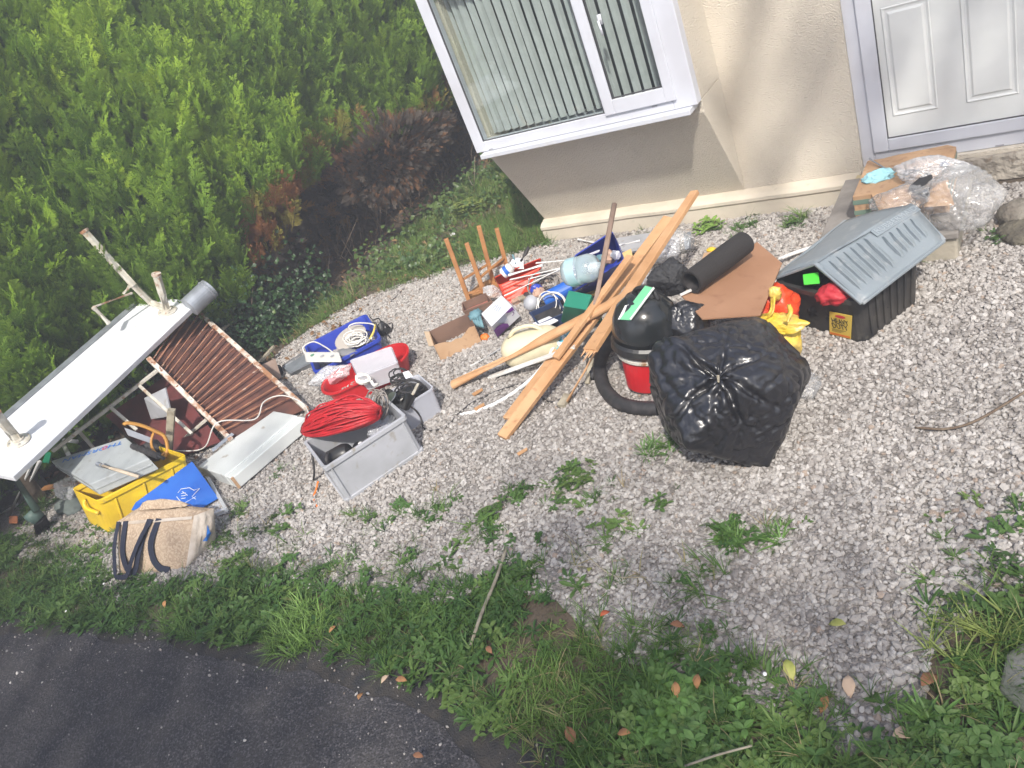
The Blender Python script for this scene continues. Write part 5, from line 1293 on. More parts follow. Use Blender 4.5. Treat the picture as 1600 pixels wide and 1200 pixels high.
# white and purple carton
wp = T('white_purple_carton', 'white carton with purple end panel tipped beside the cardboard box', 'carton', at(780, 520, 0))
a1, a2, a3, a4 = at(752, 490, .20), at(783, 461, .20), at(800, 478, .19), at(768, 510, .19)
b3, b4 = at(813, 494, .07), at(777, 527, .03); b1, b2 = at(764, 528, .02) + Vector((-.06, .02, 0)), b3 + (a2-a3) + Vector((0, .04, -.02))
b1 = a1 + (b4-a4)*.9
MB().hexa([a1, a4, a3, a2], [b1, b4, b3, b2]).build('body', m_paper, wp, bevel=.003)
fn = (a3-a4).cross(b4-a4).normalized(); fn = fn if fn.dot(Vector((0, 0, H)) - a4) > 0 else -fn
def fp(u, v, h=.0015): return a4.lerp(a3, u).lerp(b4.lerp(b3, u), v) + fn*h
mb = MB(); pp = [fp(.0, .99), fp(.52, .99), fp(.52, .72), fp(.38, .45), fp(.16, .32), fp(.0, .38)]; mb.add(pp, [tuple(range(6))]); mb.build('purple_print', m_purple, wp)
mb = MB(); mb.add([fp(.66, .02), fp(.98, .02), fp(.98, .30), fp(.80, .22)], [(0, 1, 2, 3)]); mb.build('purple_print', m_purple, wp)
put_text('S', fp(.88, .45, .002), (a3-a4), -(b4-a4), .045, 'lettering', m_purple, wp)
for k in range(5): MB().beam(fp(.25+.04*k, .12+.09*k), fp(.6, .10+.09*k), .004, .001, up=fn).build('print_line', m_gprint, wp)
tn = Vector((0, 0, 1))
def fq(u, v): return a1.lerp(a2, u).lerp(a4.lerp(a3, u), v) + tn*.0015
for k in range(4): MB().beam(fq(.35+.05*k, .3+.12*k), fq(.62+.03*k, .25+.1*k), .006, .001, up=tn).build('print_line', m_gprint, wp)
o = crumple(at(757, 527, .025), (.035, .03, .03), .3, 95, 2).build('orange_scrap', m_orange, None); tag(o, 'small orange plastic scrap at the lower left of the white and purple carton', 'scrap')

# tipped blue crate with a water bottle
b2c = T('blue_crate', 'deep blue plastic crate tipped towards the camera with a water bottle on its rim', 'crate', at(930, 440, 0))
rim_ = [at(894, 456, .20), at(976, 405, .33), at(957, 361, .44), at(897, 400, .34)]
bs_ = [at(908, 461, .02), at(966, 440, .05), at(975, 395, .14), at(925, 410, .05)]
quad_box(resub(rim_, 3, .08), resub(bs_, 3, .08), wall=.008).build('body', m_blue, b2c, bevel=.002)
wb = T('water_bottle', 'large empty clear water bottle with pale blue label on the tipped blue crate', 'bottle', at(905, 440, 0))
p = at(884, 428, .40); q = at(938, 414, .42); dl = (q-p); LL = dl.length
pr_ = [(0.001, 0), (.075, .0), (.09, .03), (.088, LL*.42), (.082, LL*.45), (.09, LL*.5), (.09, LL*.72), (.07, LL*.88), (.022, LL*.95), (.02, LL*1.02), (.001, LL*1.03)]
MB().lathe(pr_, 28, p, dl, caps=False).build('bottle_body', film('bottle_plastic', (.55, .68, .72), alpha=.38, rough=.12, bump=.15, bs=18), wb, smooth=True)
MB().lathe([(.092, .035), (.092, LL*.40)], 28, p, dl, caps=False).build('label', film('bottle_label', (.42, .66, .72), alpha=.75, rough=.5, bump=0), wb, smooth=True)
MB().lathe([(.0925, .05), (.0925, LL*.22)], 10, p, dl, caps=False).build('white_label', m_paper, wb) if False else None
for k, (x, y, z, sz, mt, lb) in enumerate(((952, 402, .3, .05, m_skin, 'tan packet inside the tipped blue crate behind the brown rod'), (962, 398, .33, .035, m_paper, 'small white tub inside the tipped blue crate at its right end'), (930, 420, .26, .05, m_paper, 'white carton inside the tipped blue crate right of the bottle'), (902, 447, .2, .04, m_galv, 'grey metal piece in the near corner of the tipped blue crate'), (940, 408, .28, .05, m_teal, 'teal bundle inside the tipped blue crate'), (912, 436, .24, .05, m_black, 'black item under the water bottle in the tipped blue crate'))):
    o = crumple(at(x, y, z), (sz, sz*.8, sz), .35, 100+k, 2).build('packet', mt, None); tag(o, lb, 'packet')
o = MB().beam(at(920, 398, .40), at(936, 392, .42), .02, .008).build('pale_strip', m_paper, None); tag(o, 'short pale strip sticking out behind the water bottle', 'strip')
for a_, b_, lb in ((((903, 374), (928, 379)), (.03, .03), 'thin white stick on the gravel behind the blue crate by the wall'), (((968, 383), (1000, 376)), (.2, .2), 'thin pale stick behind the right end of the tipped blue crate')):
    o = MB().tube([at(*a_[0], b_[0]), at(*a_[1], b_[1])], .009, 6).build('white_stick', m_pipe, None); tag(o, lb, 'stick')
o = MB().slab([at(963, 372, .08), at(1000, 366, .08), at(1030, 362, .08), at(1005, 392, .08), at(972, 392, .08)], .02).build('grey_sheet', m_greyp, None); tag(o, 'flat grey sheet lying behind the tipped blue crate near the wall', 'sheet')
o = MB().beam(at(906, 466, .05), at(960, 446, .08), .05, .02).build('yellow_batten', M('yellow_wood', (.60, .42, .15), .6), None, bevel=.002); tag(o, 'yellow painted batten under the near side of the tipped blue crate', 'batten')
o = MB().slab([at(972, 395, .3), at(986, 388, .3), at(990, 405, .25), at(976, 412, .25)], .02).build('yellow_block', M('yellow_block', (.58, .40, .16), .7), None, bevel=.003); tag(o, 'small yellow block at the right end of the tipped blue crate', 'block')

# cables, blue roll and navy box in the middle of the pile
o = coil(at(852, 448, .16), .095, .007, 9, 21, (.2, -.5, 1), .25, jit=.15).build('brown_cable_coil', m_gcable, None, smooth=True); tag(o, 'loose coil of brown grey cable between the red basket and the blue crate', 'cable')
o = coil(at(860, 476, .13), .085, .0042, 4, 24, (.3, -.9, .6), .3, jit=.18).build('thin_wire_loops', m_wcable, None, smooth=True); tag(o, 'thin pale wire loops in front of the navy box', 'wire')
o = MB().lathe([(.055, 0), (.055, .22), (.045, .22), (.045, .01)], 20, at(850, 470, .12), (.75, .6, .1)).build('blue_tube', m_bluel, None, bevel=.001); tag(o, 'bright blue plastic tube behind the green tin', 'tube')
o = crumple(at(838, 452, .19), (.045, .04, .035), .3, 130, 3).build('blue_part', m_blue, None); tag(o, 'small dark blue plastic piece in the middle of the brown cable coil', 'plastic piece')
o = crumple(at(842, 458, .17), (.04, .05, .04), .3, 131, 3).build('tan_packet', m_skin, None); tag(o, 'tan packet in the middle of the brown cable coil', 'packet')
o = MB().lathe([(.001, 0), (.055, .0), (.06, .05), (.04, .08), (.001, .09)], 18, at(836, 478, .10), (-.2, -.4, 1)).build('white_reel', m_greyp, None, smooth=True); o.name = 'grey_reel'; tag(o, 'pale grey rounded reel to the left of the navy box', 'reel')
nb_ = T('navy_box', 'open navy blue box in the middle of the pile behind the cream container', 'box', at(858, 495, 0))
q_ = [at(828, 488, .15), at(842, 506, .12), at(882, 488, .13), at(872, 468, .15)]
quad_box(q_, [p_ + Vector((0, 0, -.11)) for p_ in q_], wall=.005).build('body', M('navy_plastic', (.02, .035, .09), .5), nb_, bevel=.002)
MB().slab([p_ + Vector((0, 0, -.03)) + (sum(q_, Vector())/4 - p_)*.15 for p_ in q_], .01).build('contents', m_rub, nb_)
o = MB().slab([at(832, 505, .12), at(850, 512, .12), at(872, 500, .12), at(858, 494, .12)], .006).build('white_paper', m_paper, None); tag(o, 'scrap of white paper between the navy box and the cream container', 'paper')
o = T('green_tin', 'dark green metal tin with a hinged lid between the tipped blue crate and the planks', 'tin', at(900, 505, 0))
g1, g2, g3, g4 = at(889, 455, .29), at(881, 479, .26), at(917, 485, .26), at(925, 462, .29)
MB().hexa([g1, g2, g3, g4], [g1+Vector((0, .02, -.22)), at(875, 505, .05), at(908, 508, .05), g4+Vector((0, .02, -.22))]).build('tin_body', m_green, o, bevel=.004)
MB().slab([g1+Vector((0, 0, .006)), g2+Vector((0, -.002, .006)), g3+Vector((0, -.002, .006)), g4+Vector((0, 0, .006))], .004).build('lid', M('green_lid', (.02, .22, .14), .4), o, bevel=.001)

# cream jerrycan
jc = T('cream_container', 'large cream plastic container lying on its side under the planks', 'container', at(840, 560, 0))
jp = at(786, 553, .11); jq = at(882, 528, .13); dj = (jq-jp).normalized(); LJ = (jq-jp).length; s_, a_, u_ = frame_of(dj); rings = []
for i in range(19):
    t = i/18; e = (1-abs(2*t-1)**5)**.5*.97+.03; w = .125*e*(1 if t < .75 else 1-.25*(t-.75)*4); r_ = []
    for k in range(28):
        an = 2*math.pi*k/28; ca, sa = math.cos(an), math.sin(an); r_.append(jp + dj*LJ*t + a_*math.copysign(abs(ca)**.75, ca)*w*.9 + u_*math.copysign(abs(sa)**.75, sa)*w*.85)
    rings.append(r_)
MB().loft(rings).build('body', m_cream, jc, smooth=True)
MB().tube(spline([jp + dj*LJ*.2 + u_*.10, jp + dj*LJ*.35 + u_*.145, jp + dj*LJ*.6 + u_*.145, jp + dj*LJ*.75 + u_*.09], 5), .013, 8).build('handle', m_cream, jc, smooth=True)
MB().lathe([(.03, 0), (.03, .04), (.02, .045)], 16, jq - dj*.02, dj).build('cap', m_pipe, jc)
wp2 = T('wipes_packet', 'crumpled pale blue and white packet beside the cream container under the planks', 'packet', at(875, 545, 0))
crumple(at(876, 532, .11), (.075, .10, .06), .3, 141, 4, rot=.5).build('body', M('blue_white_packet', (.10, .42, .55), .35, col2=(.75, .78, .80), vs=17, lo=.48, hi=.52), wp2, smooth=True)

# ------------------------------------------------------------------ planks, pipes and rods
def plank(p, q, w, t, name, mat, label, cat, up=(0, 0, 1), w1=None, twist=0, bevel=.004):
    root = MB().beam(p, q, w, t, up=up, w1=w1, twist=twist).build(name, mat, None, bevel=bevel, seg=2); return tag(root, label, cat)
plank(at(785, 684, .025), at(1045, 341, .46), .068, .034, 'plank', m_wood, 'longest pine plank, low end nearest the camera and far end rising by the wall', 'plank', twist=.25)
plank(at(792, 655, .02), at(872, 548, .12), .06, .025, 'plank', m_wood, 'short pine offcut tight against the low end of the longest plank', 'plank')
o = MB().tube([at(708, 601, .035), at(850, 530, .20), at(1000, 452, .37)], .038, 14, flat=.75).build('handrail', m_wood, None, smooth=False, bevel=.001); tag(o, 'rounded pine handrail lying across the pile over the cream container', 'handrail')
C0, C1 = at(922, 548, .34), at(1086, 300, .62)
plank(C0, C1, .090, .030, 'plank', m_wood, 'wide pine plank lying uppermost with a broken end, pointing up at the wall', 'plank', twist=-.1, w1=.055)
MB_ = MB(); dC = (C0-C1).normalized(); sC = dC.cross(Vector((0, 0, 1))).normalized()
for i in range(5):
    MB_ = MB(); a_ = C0 + sC*(i-2)*.017 - dC*.01; MB_.tube([a_, a_ + dC*(.03+.03*((i*7) % 3))], [.010, .002], 4); oo = MB_.build('splinter', m_wood, None); oo.parent = bpy.data.objects['plank.002']
plank(at(868, 560, .20), at(985, 400, .46), .05, .025, 'plank', m_wood, 'pine plank half hidden between the longest plank and the uppermost one', 'plank')
sk = T('bamboo_stick', 'thin cane with a wooden block on its end standing in front of the vacuum cleaner', 'cane', at(885, 640, 0))
MB().tube([at(886, 628, .03), at(936, 540, .23), at(984, 440, .44)], .009, 7).build('cane', m_wood, sk, smooth=True)
MB().beam(at(877, 635, .02), at(888, 617, .035), .05, .03).build('block', m_wood3, sk, bevel=.003)
plank(at(881, 532, .2), at(922, 497, .3), .02, .012, 'splintered_lath', m_wood, 'thin splintered lath under the wide upper plank', 'lath')
plank(at(917, 600, .02), at(925, 560, .1), .03, .02, 'short_batten', m_wood3, 'short grey batten standing behind the thin cane', 'batten')
o = MB().tube([at(930, 478, .33), at(945, 398, .50), at(960, 319, .66)], .017, 10).build('brown_pole', m_brown, None, smooth=True); tag(o, 'brown round pole standing up out of the pile in front of the blue crate', 'pole')
o = MB().tube([at(735, 573, .012), at(784, 544, .015)], .011, 8).build('white_pipe', m_pipe, None, smooth=True); tag(o, 'short straight white pipe on the gravel left of the cream container', 'pipe')
plank(at(764, 590, .012), at(898, 542, .20), .030, .018, 'white_trunking', m_pipe, 'straight length of white trunking crossing in front of the cream container', 'trunking', bevel=.002)
o = MB().tube(spline([at(720, 648, .012), at(750, 641, .012), at(790, 622, .012), at(830, 592, .03), at(855, 562, .09), at(868, 535, .14)], 8), .0125, 10).build('white_hose', m_pipe, None, smooth=True); tag(o, 'curved white flexible pipe sweeping across the gravel under the planks', 'hose')
for k, (x, y) in enumerate(((745, 612), (748, 635), (815, 705))):
    o = MB().slab([at(x-8, y+3, .03), at(x+8, y-6, .03), at(x+9, y-3, .03), at(x-5, y+6, .03)], .006).build('wood_chip', m_wood, None); tag(o, ['reddish wood chip on the gravel between the handrail and the black cable', 'wood chip on the gravel at the bend of the white hose', 'pale wood chip on the gravel just below the longest plank'][k], 'wood chip')

# ------------------------------------------------------------------ vacuum cleaner
vc = T('vacuum_cleaner', 'drum vacuum cleaner with black domed lid and red body behind the black bin bag', 'vacuum cleaner', at(1008, 600, 0))
vb = at(1012, 600, .015); vt = near(1006, 458, vb + Vector((0, 0, .50))); va = (vt-vb).normalized()
HV = (vt-vb).length
MB().lathe([(.001, 0), (.105, 0), (.115, .01), (.140, HV*.36), (.15, HV*.37), (.15, HV*.40), (.001, HV*.40)], 32, vb, va).build('body', m_red, vc, smooth=False, bevel=.001)
MB().lathe([(.152, HV*.36), (.158, HV*.37), (.160, HV*.40), (.15, HV*.42)], 32, vb, va).build('grey_rim', m_dwhite, vc, bevel=.001)
MB().lathe([(.148, HV*.42), (.175, HV*.44), (.188, HV*.47), (.188, HV*.53), (.176, HV*.56)], 36, vb, va).build('black_rim', m_black, vc, bevel=.002)
MB().lathe([(.176, HV*.56), (.178, HV*.64), (.172, HV*.76), (.150, HV*.87), (.11, HV*.94), (.105, HV*.945), (.10, HV*.965), (.06, HV*.985), (.001, HV*.99)], 36, vb, va).build('dome', M('glossy_black', (.014, .016, .017), .16, col2=(.03, .032, .034), vs=7), vc, smooth=True)
MB().tube(spline([vb + va*HV*.93 + Vector((-.08, .02, 0)), vb + va*HV*1.04 + Vector((-.04, .01, 0)), vb + va*HV*1.04 + Vector((.05, -.01, 0)), vb + va*HV*.93 + Vector((.09, -.02, 0))], 5), .014, 8).build('handle', m_black, vc, smooth=True)
hp_ = spline([at(968, 520, .30), at(945, 545, .20), at(937, 575, .08), at(944, 605, .05), at(965, 628, .045), at(995, 637, .045), at(1030, 638, .045)], 14)
MB().tube(hp_, [.040 if i % 2 else .036 for i in range(len(hp_))], 14).build('hose', m_rub, vc, smooth=True)
hp_ = spline([at(930, 590, .03), at(924, 570, .06), at(935, 545, .10), at(960, 540, .12)], 10)
MB().tube(hp_, [.034 if i % 2 else .031 for i in range(len(hp_))], 12).build('hose', m_rub, vc, smooth=True)
gs = T('green_strip', 'pale green and white plastic strip lying on the dome of the vacuum cleaner', 'strip', at(995, 480, 0))
s1, s2, s3, s4 = at(968, 499, .50), at(1008, 446, .60), at(1022, 450, .60), at(985, 500, .50)
MB().slab([s1, s2, s3, s4], .006).build('strip', m_gstrip, gs, bevel=.001)
MB().beam(s3.lerp(s4, 0) + Vector((0, 0, .003)), s4 + Vector((0, 0, .003)), .010, .006).build('white_edge', m_pipe, gs)
MB().slab([s1+Vector((-.01, 0, .0)), s1.lerp(s2, .42)+Vector((-.03, 0, -.0)), s1.lerp(s2, .45), s1], .004).build('tab', m_pipe, gs)

# ------------------------------------------------------------------ the big bin bag
bb2 = T('black_bin_bag', 'big full shiny black bin bag knotted at its top, standing on the gravel', 'bin bag', at(1125, 690, 0))
bc_ = at(1130, 606, .30); kn = (near(1122, 588, bc_ + Vector((0, -.1, .3))) - bc_).normalized()
mb = faceted(bc_, (.37, .36, .335), 18, 158, 6, flat=0.0, knot=kn, fine=.032, spread=.22, nf=10, depth=.13)
mb.build('bag_body', m_binbag, bb2, smooth=True)
kp = bc_ + Vector((kn.x*.385, kn.y*.37, kn.z*.335))*.82
for k in range(7):
    a_ = k*.9; _, s1_, u1_ = frame_of(kn); d_ = s1_*math.cos(a_) + u1_*math.sin(a_)
    MB().tube([kp, kp + kn*.02 + d_*.02, kp + kn*.035 + d_*(.045+.02*(k % 2))], [.010, .012, .004], 6, flat=.5).build('gather', m_binbag, bb2, smooth=True)
MB().tube([kp + kn*.03, kp + kn*.045 + Vector((.01, -.03, -.01))], [.007, .005], 5).build('tie', m_wood3, bb2)
o = faceted(at(1072, 503, .35), (.13, .10, .12), 14, 153, 5, knot=Vector((0, -.3, 1))).build('black_sack', m_binbag, None, smooth=True); tag(o, 'smaller slack black sack between the vacuum cleaner and the big bin bag', 'bin bag')
# black bag, roll, hardboard
o = faceted(at(1048, 434, .46), (.13, .11, .105), 11, 161, 5, fine=.07, spread=.4, knot=Vector((-.2, -.2, 1))).build('black_cloth_bag', m_cloth, None, smooth=True); tag(o, 'small dull black cloth bag behind the green strip at the end of the black roll', 'bag')
rl = T('black_roll', 'rolled black rubber mat lying on the brown hardboard', 'roll', at(1120, 470, 0))
p = at(1080, 441, .50); q = at(1163, 379, .48); dl = (q-p); LL = dl.length
rings = []
for t in (0, .25, .5, .75, 1):
    r_ = []
    rings.append(p + dl*t)
MB().lathe([(.052, .0), (.064, .0), (.064, LL*.3), (.066, LL*.6), (.064, LL), (.052, LL)], 26, p, dl, caps=False).build('outer_turn', M('black_mat', (.020, .017, .016), .85, bump=.3, bs=120), rl, smooth=False)
MB().lathe([(.052, .0), (.048, LL*.5), (.052, LL)], 22, p, dl, caps=False).build('inner_turn', m_rub, rl, smooth=True)
hbd = T('hardboard_sheet', 'sheet of brown hardboard propped on the pile beside the black roll', 'sheet', at(1140, 480, 0))
MB().slab([at(1065, 462, .44), at(1183, 378, .36), at(1222, 411, .34), at(1188, 492, .36), at(1097, 498, .42)], .007).build('board', m_hard, hbd)
MB().beam(at(1063, 461, .452), at(1080, 453, .452), .012, .01).build('white_edge_trim', m_pipe, hbd)
o = MB().hexa([at(1100, 395, .25), at(1085, 440, .30), at(1150, 430, .3), at(1165, 385, .25)], [at(1100, 395, .0), at(1095, 460, .0), at(1180, 450, .0), at(1185, 405, .0)]).build('carton', m_card, None); o.name = 'brown_carton'; tag(o, 'brown carton supporting the hardboard sheet and the black roll', 'carton')
for (x, y, z, r_, sd, lb, mt) in ((1035, 385, .18, (.19, .12, .12), 171, 'white crumpled plastic bag behind the upper planks near the wall', m_filmw), (1000, 432, .28, (.07, .10, .07), 172, 'white polythene tucked between the two leaning planks', m_filmw), (1062, 378, .10, (.13, .10, .10), 173, 'clear plastic bag on the gravel behind the white one by the wall', m_film)):
    o = faceted((at(x, y, z)), r_, 12, sd, 5, fine=.08, spread=.5).build('plastic_bag', mt, None, smooth=True); tag(o, lb, 'plastic bag')
o = MB().slab([at(1068, 365, .12), at(1078, 362, .14), at(1078, 388, .05), at(1070, 390, .05)], .01).build('grey_slate', m_galv, None); tag(o, 'narrow grey piece standing behind the clear bag near the wall', 'offcut')
o = crumple(at(1112, 392, .05), (.035, .03, .025), .3, 175, 2).build('yellow_scrap', m_yel, None); tag(o, 'small yellow scrap on the gravel above the black roll', 'scrap')
o = MB().tube(spline([at(1218, 405, .06), at(1240, 396, .05), at(1270, 386, .04)], 5), .012, 7).build('white_tube_end', m_pipe, None, smooth=True); tag(o, 'white tube end between the hardboard and the grey tote lid', 'tube')
# yellow and red shopping bag
yb_ = T('shopping_bag', 'crumpled yellow and red shopping bag between the bin bag and the black tote', 'shopping bag', at(1225, 545, 0))
crumple(at(1208, 481, .20), (.13, .11, .12), .35, 181, 4).build('red_part', M('red_film', (.70, .07, .02), .35, bump=.5, bs=14, bd=.03), yb_, smooth=True)
m_yfilm = M('yellow_film', (.74, .52, .05), .35, bump=.6, bs=14, bd=.03, col2=(.62, .45, .14), vs=9)
def ribbon(pts, w, wseed, name, mat, n=10):
    pts = spline(pts, 8); m = len(pts); mb = MB(); rings = []
    for i, p in enumerate(pts):
        d = (pts[min(i+1, m-1)]-pts[max(i-1, 0)]).normalized(); s_ = d.cross(Vector((-.1, -.7, .7))).normalized(); nn = s_.cross(d); t = i/(m-1)
        ww = w[0]*(1-t) + w[1]*t + .15*w[0]*math.sin(t*9+wseed)
        rings.append([p + s_*ww*(k/n-.5) + nn*(.035*math.sin(k*1.3+wseed+t*3)*min(1, ww*5)) for k in range(n+1)])
    for r in rings: mb.v += [tuple(p) for p in r]
    for i in range(m-1):
        for k in range(n):
            a = i*(n+1)+k; mb.f.append((a, a+1, a+n+2, a+n+1))
    return mb.build(name, mat, yb_, smooth=True, solid=.002)
faceted(at(1226, 528, .13), (.085, .12, .15), 13, 185, 5, flat=.0, fine=.035, spread=.40, rot=.5).build('yellow_part', m_yfilm, yb_, smooth=True)
faceted(at(1205, 505, .24), (.14, .07, .05), 11, 188, 5, fine=.035, spread=.35, rot=-.3).build('yellow_part', m_yfilm, yb_, smooth=True)
ribbon([at(1185, 503, .24), at(1205, 488, .32), at(1208, 462, .34), at(1210, 450, .36)], (.035, .02), 2, 'yellow_handle', m_yfilm, 4)
ribbon([at(1228, 503, .30), at(1234, 488, .33), at(1232, 476, .33)], (.03, .025), 3, 'yellow_handle', m_yfilm, 4)
crumple(at(1211, 458, .35), (.030, .025, .04), .4, 183, 3).build('yellow_knot', m_yfilm, yb_, smooth=True)
o = faceted(at(1257, 603, .03), (.10, .13, .05), 12, 186, 5, fine=.08, spread=.5, flat=.0).build('plastic_bag', m_film, None, smooth=True); tag(o, 'clear grey plastic bag flat on the gravel right of the big bin bag', 'plastic bag')
o = crumple(at(1190, 686, .012), (.10, .035, .02), .4, 187, 3, rot=.5).build('white_wrapper', m_paper, None, smooth=True); tag(o, 'strip of white wrapper sticking out from under the big bin bag', 'wrapper')

# ------------------------------------------------------------------ black tote with grey lid
TC = (-.643*K, 2.494*K); TW, TL, THh = .347*K, .362*K, .19*K
tt = T('black_tote', 'big black plastic storage tote with a yellow label on the gravel near the step', 'storage tote', (TC[0], TC[1], 0))
Mt = ZM((TC[0], TC[1], .002), 1.069)
open_box(MB(), Mt, TW, TL, THh, .84, r=.06, lip=.02, liph=.03, wall=.006).build('body', m_tote, tt, bevel=.003)
for i in range(7):
    x = -TW/2*.66 + i*TW*.11
    k0, k1 = .865, .95
    MB().beam(loc(Mt, x*k0, -TL/2*k0-.002, .03), loc(Mt, x*k1, -TL/2*k1+.004, THh-.04), .018, .010, up=(Mt.to_3x3() @ Vector((0, -1, 0)))).build('rib', m_tote, tt, bevel=.003)
# label sits on the left-front side (local x = -w/2 side)
def side(u, v, h=.003):
    z = THh*v; kk = .84 + (1-.84-.04)*v; return loc(Mt, -TW/2*kk - h, -TL/2 + TL*u, z)
def side_px(px, py):
    n_ = (side(1, 0)-side(0, 0)).cross(side(0, 1)-side(0, 0)).normalized(); r = Vector(_ray(px, py)); c = Vector((0, 0, H)); t = (side(.5, .5, .006)-c).dot(n_)/r.dot(n_); return c + r*t
l1, l2_, l3, l4 = side_px(1296, 487), side_px(1331, 494), side_px(1329, 530), side_px(1296, 522)
lx = (l2_-l1); ly_ = (l1-l4); ln_ = lx.cross(ly_).normalized()
lbl = MB().slab([l1, l2_, l3, l4], .003, down=-ln_).build('label', M('yellow_label', (.72, .52, .08), .5), tt)
def LP(u, v, h=.0022): return l4.lerp(l3, u).lerp(l1.lerp(l2_, u), v) + ln_*h
hl = ly_.length; wl2 = lx.length
put_text('HEAVY', LP(.5, .66), lx, ly_, hl*.19, 'lettering', m_txtk, tt, width=wl2*.74).parent = lbl
put_text('DUTY', LP(.5, .44), lx, ly_, hl*.19, 'lettering', m_txtk, tt, width=wl2*.70).parent = lbl
mb = MB(); mb.add([LP(.5+.24*math.cos(a), .88+.06*math.sin(a)) for a in [k*.524 for k in range(12)]], [tuple(range(12))]); mb.build('red_emblem', m_txtr, tt).parent = lbl
mb = MB(); mb.add([LP(.02, .04), LP(.98, .04), LP(.98, .12), LP(.02, .12)], [(0, 1, 2, 3)]); mb.build('orange_stripe', m_orange, tt).parent = lbl
for k in range(3):
    mb = MB(); v = .29-.045*k; mb.add([LP(.14, v), LP(.78-.1*k, v), LP(.78-.1*k, v+.014), LP(.14, v+.014)], [(0, 1, 2, 3)]); mb.build('small_print', m_txtk, tt).parent = lbl
ld = T('tote_lid', 'grey ribbed plastic lid folded into a ridge on top of the black tote', 'lid', (TC[0], TC[1], THh))
r0_, r1_ = at(1274, 412, THh+.14), at(1424, 321, THh+.14)
f0_, f1_ = at(1347, 474, THh+.02), at(1475, 376, THh+.03)
k0_, k1_ = at(1207, 436, THh+.01), at(1322, 345, THh+.03)
def flap(a, b, c, d, name, n=14):
    """a: ridge near, b: ridge far, c: foot near, d: foot far"""
    return MB().grid(lambda u, v: a.lerp(b, u).lerp(c.lerp(d, u), v) + Vector((0, 0, .012*math.sin(v*math.pi) + .004*math.sin(u*9))), 10, n).build(name, m_lid, ld, smooth=True, solid=.006)
flap(r0_, r1_, f0_, f1_, 'flap'); flap(r0_, r1_, k0_, k1_, 'flap')
MB().tube([r0_, r0_.lerp(r1_, .5)+Vector((0, 0, .004)), r1_], .012, 8).build('ridge', m_lid, ld, smooth=True)
for a_, b_ in ((f0_, f1_), (k0_, k1_), (r0_, f0_), (r1_, f1_), (r0_, k0_)):
    MB().beam(a_, b_, .022, .016).build('lip', m_lid, ld, bevel=.005, seg=3)
for i in range(11):
    u = .09 + .075*i + (.05 if i > 5 else 0)
    v0 = .08 if i < 6 else .26; v1 = .86 if i < 6 else .80
    a_ = r0_.lerp(r1_, u); b_ = f0_.lerp(f1_, u); n_ = (r1_-r0_).cross(f0_-r0_).normalized(); n_ = n_ if n_.z > 0 else -n_
    mb = MB(); rings = []
    for t in [k/10 for k in range(11)]:
        p = a_.lerp(b_, v0 + (v1-v0)*t) + Vector((0, 0, .012*math.sin((v0+(v1-v0)*t)*math.pi))) + n_*.002; w = .0185*min(1, .25+t*2)*(1 if t < .9 else .7); h = .017*(1-abs(2*t-1)**6)+.001; e = (r1_-r0_).normalized()
        rings.append([p - e*w, p - e*w*.75 + n_*h, p + e*w*.1 + n_*h*.8, p + e*w, p - n_*.003])
    mb.loft(rings).build('rib', m_lid, ld, smooth=False)
rd = (r1_-r0_).normalized(); dn = (f0_-r0_).normalized()
tcn = r0_.lerp(r1_, .78).lerp(f0_.lerp(f1_, .78), .13)
nl = rd.cross(-dn).normalized()
if nl.z < 0: nl = -nl
ww = (r1_-r0_).length
MB().slab([tcn + rd*x*ww*.23 + dn*y*.026 + nl*.016 for x, y in ((-1, -1), (1, -1), (1, 1), (-1, 1))], .006, down=-nl).build('name_plate', m_lid, ld, bevel=.002)
put_text('RUBBERMAID', tcn + nl*.018, rd, -dn, .032, 'embossed_lettering', M('worn_grey', (.30, .34, .37), .5), ld, width=ww*.42, depth=.003)
o = MB().hexa([at(1254, 429, .36), at(1256, 445, .34), at(1281, 443, .34), at(1279, 425, .36)], [at(1254, 429, .28), at(1256, 447, .27), at(1281, 445, .27), at(1279, 425, .28)]).build('green_pack', m_lime, None, bevel=.004); tag(o, 'lime green plastic pack inside the black tote under the raised lid', 'pack')
o = crumple(at(1306, 459, .29), (.09, .07, .05), .3, 191, 4, rot=.3).build('red_cloth', m_redf, None, smooth=True); tag(o, 'red cloth inside the black tote in front of the lime green pack', 'cloth')
o = crumple(loc(Mt, .0, .0, .14), (.22, .22, .10), .3, 192, 4).build('dark_clothing', m_cloth, None, smooth=True); tag(o, 'dark clothing filling the black tote beneath the lid', 'clothing')

# ------------------------------------------------------------------ carton and clear bags on the step
sz_ = SH + .012
bx_ = T('brown_carton', 'brown cardboard carton with green tape on the door step under clear bags', 'carton', at(1400, 330, sz_))
cx0, cx1, cy0, cy1, ch = -1.05, -.57, 4.44, 4.93, .17
MB().box(cx0, cx1, cy0, cy1, sz_, sz_+ch).build('body', m_card, bx_, bevel=.004)
for zt_ in (.05, .115): MB().box(cx0-.003, cx1+.002, cy0-.003, cy1+.002, sz_+zt_, sz_+zt_+.028).build('tape_band', M('green_tape', (.15, .22, .17), .6), bx_)
MB().slab([(cx0+.1, cy1, sz_+ch), (cx1, cy1, sz_+ch), (cx1-.05, cy1+.05, sz_+ch+.0), (cx0+.15, cy1+.04, sz_+ch-.01)], .004).build('flap', m_card, bx_)
MB().slab([(cx0+.1, cy0, sz_+ch+.002), (cx1, cy0, sz_+ch+.002), (cx1+.04, cy0-.10, sz_+ch-.08), (cx0+.15, cy0-.10, sz_+ch-.06)], .004).build('flap', m_card, bx_)
def on_step(px, py, z): return at(px, py, sz_+z)
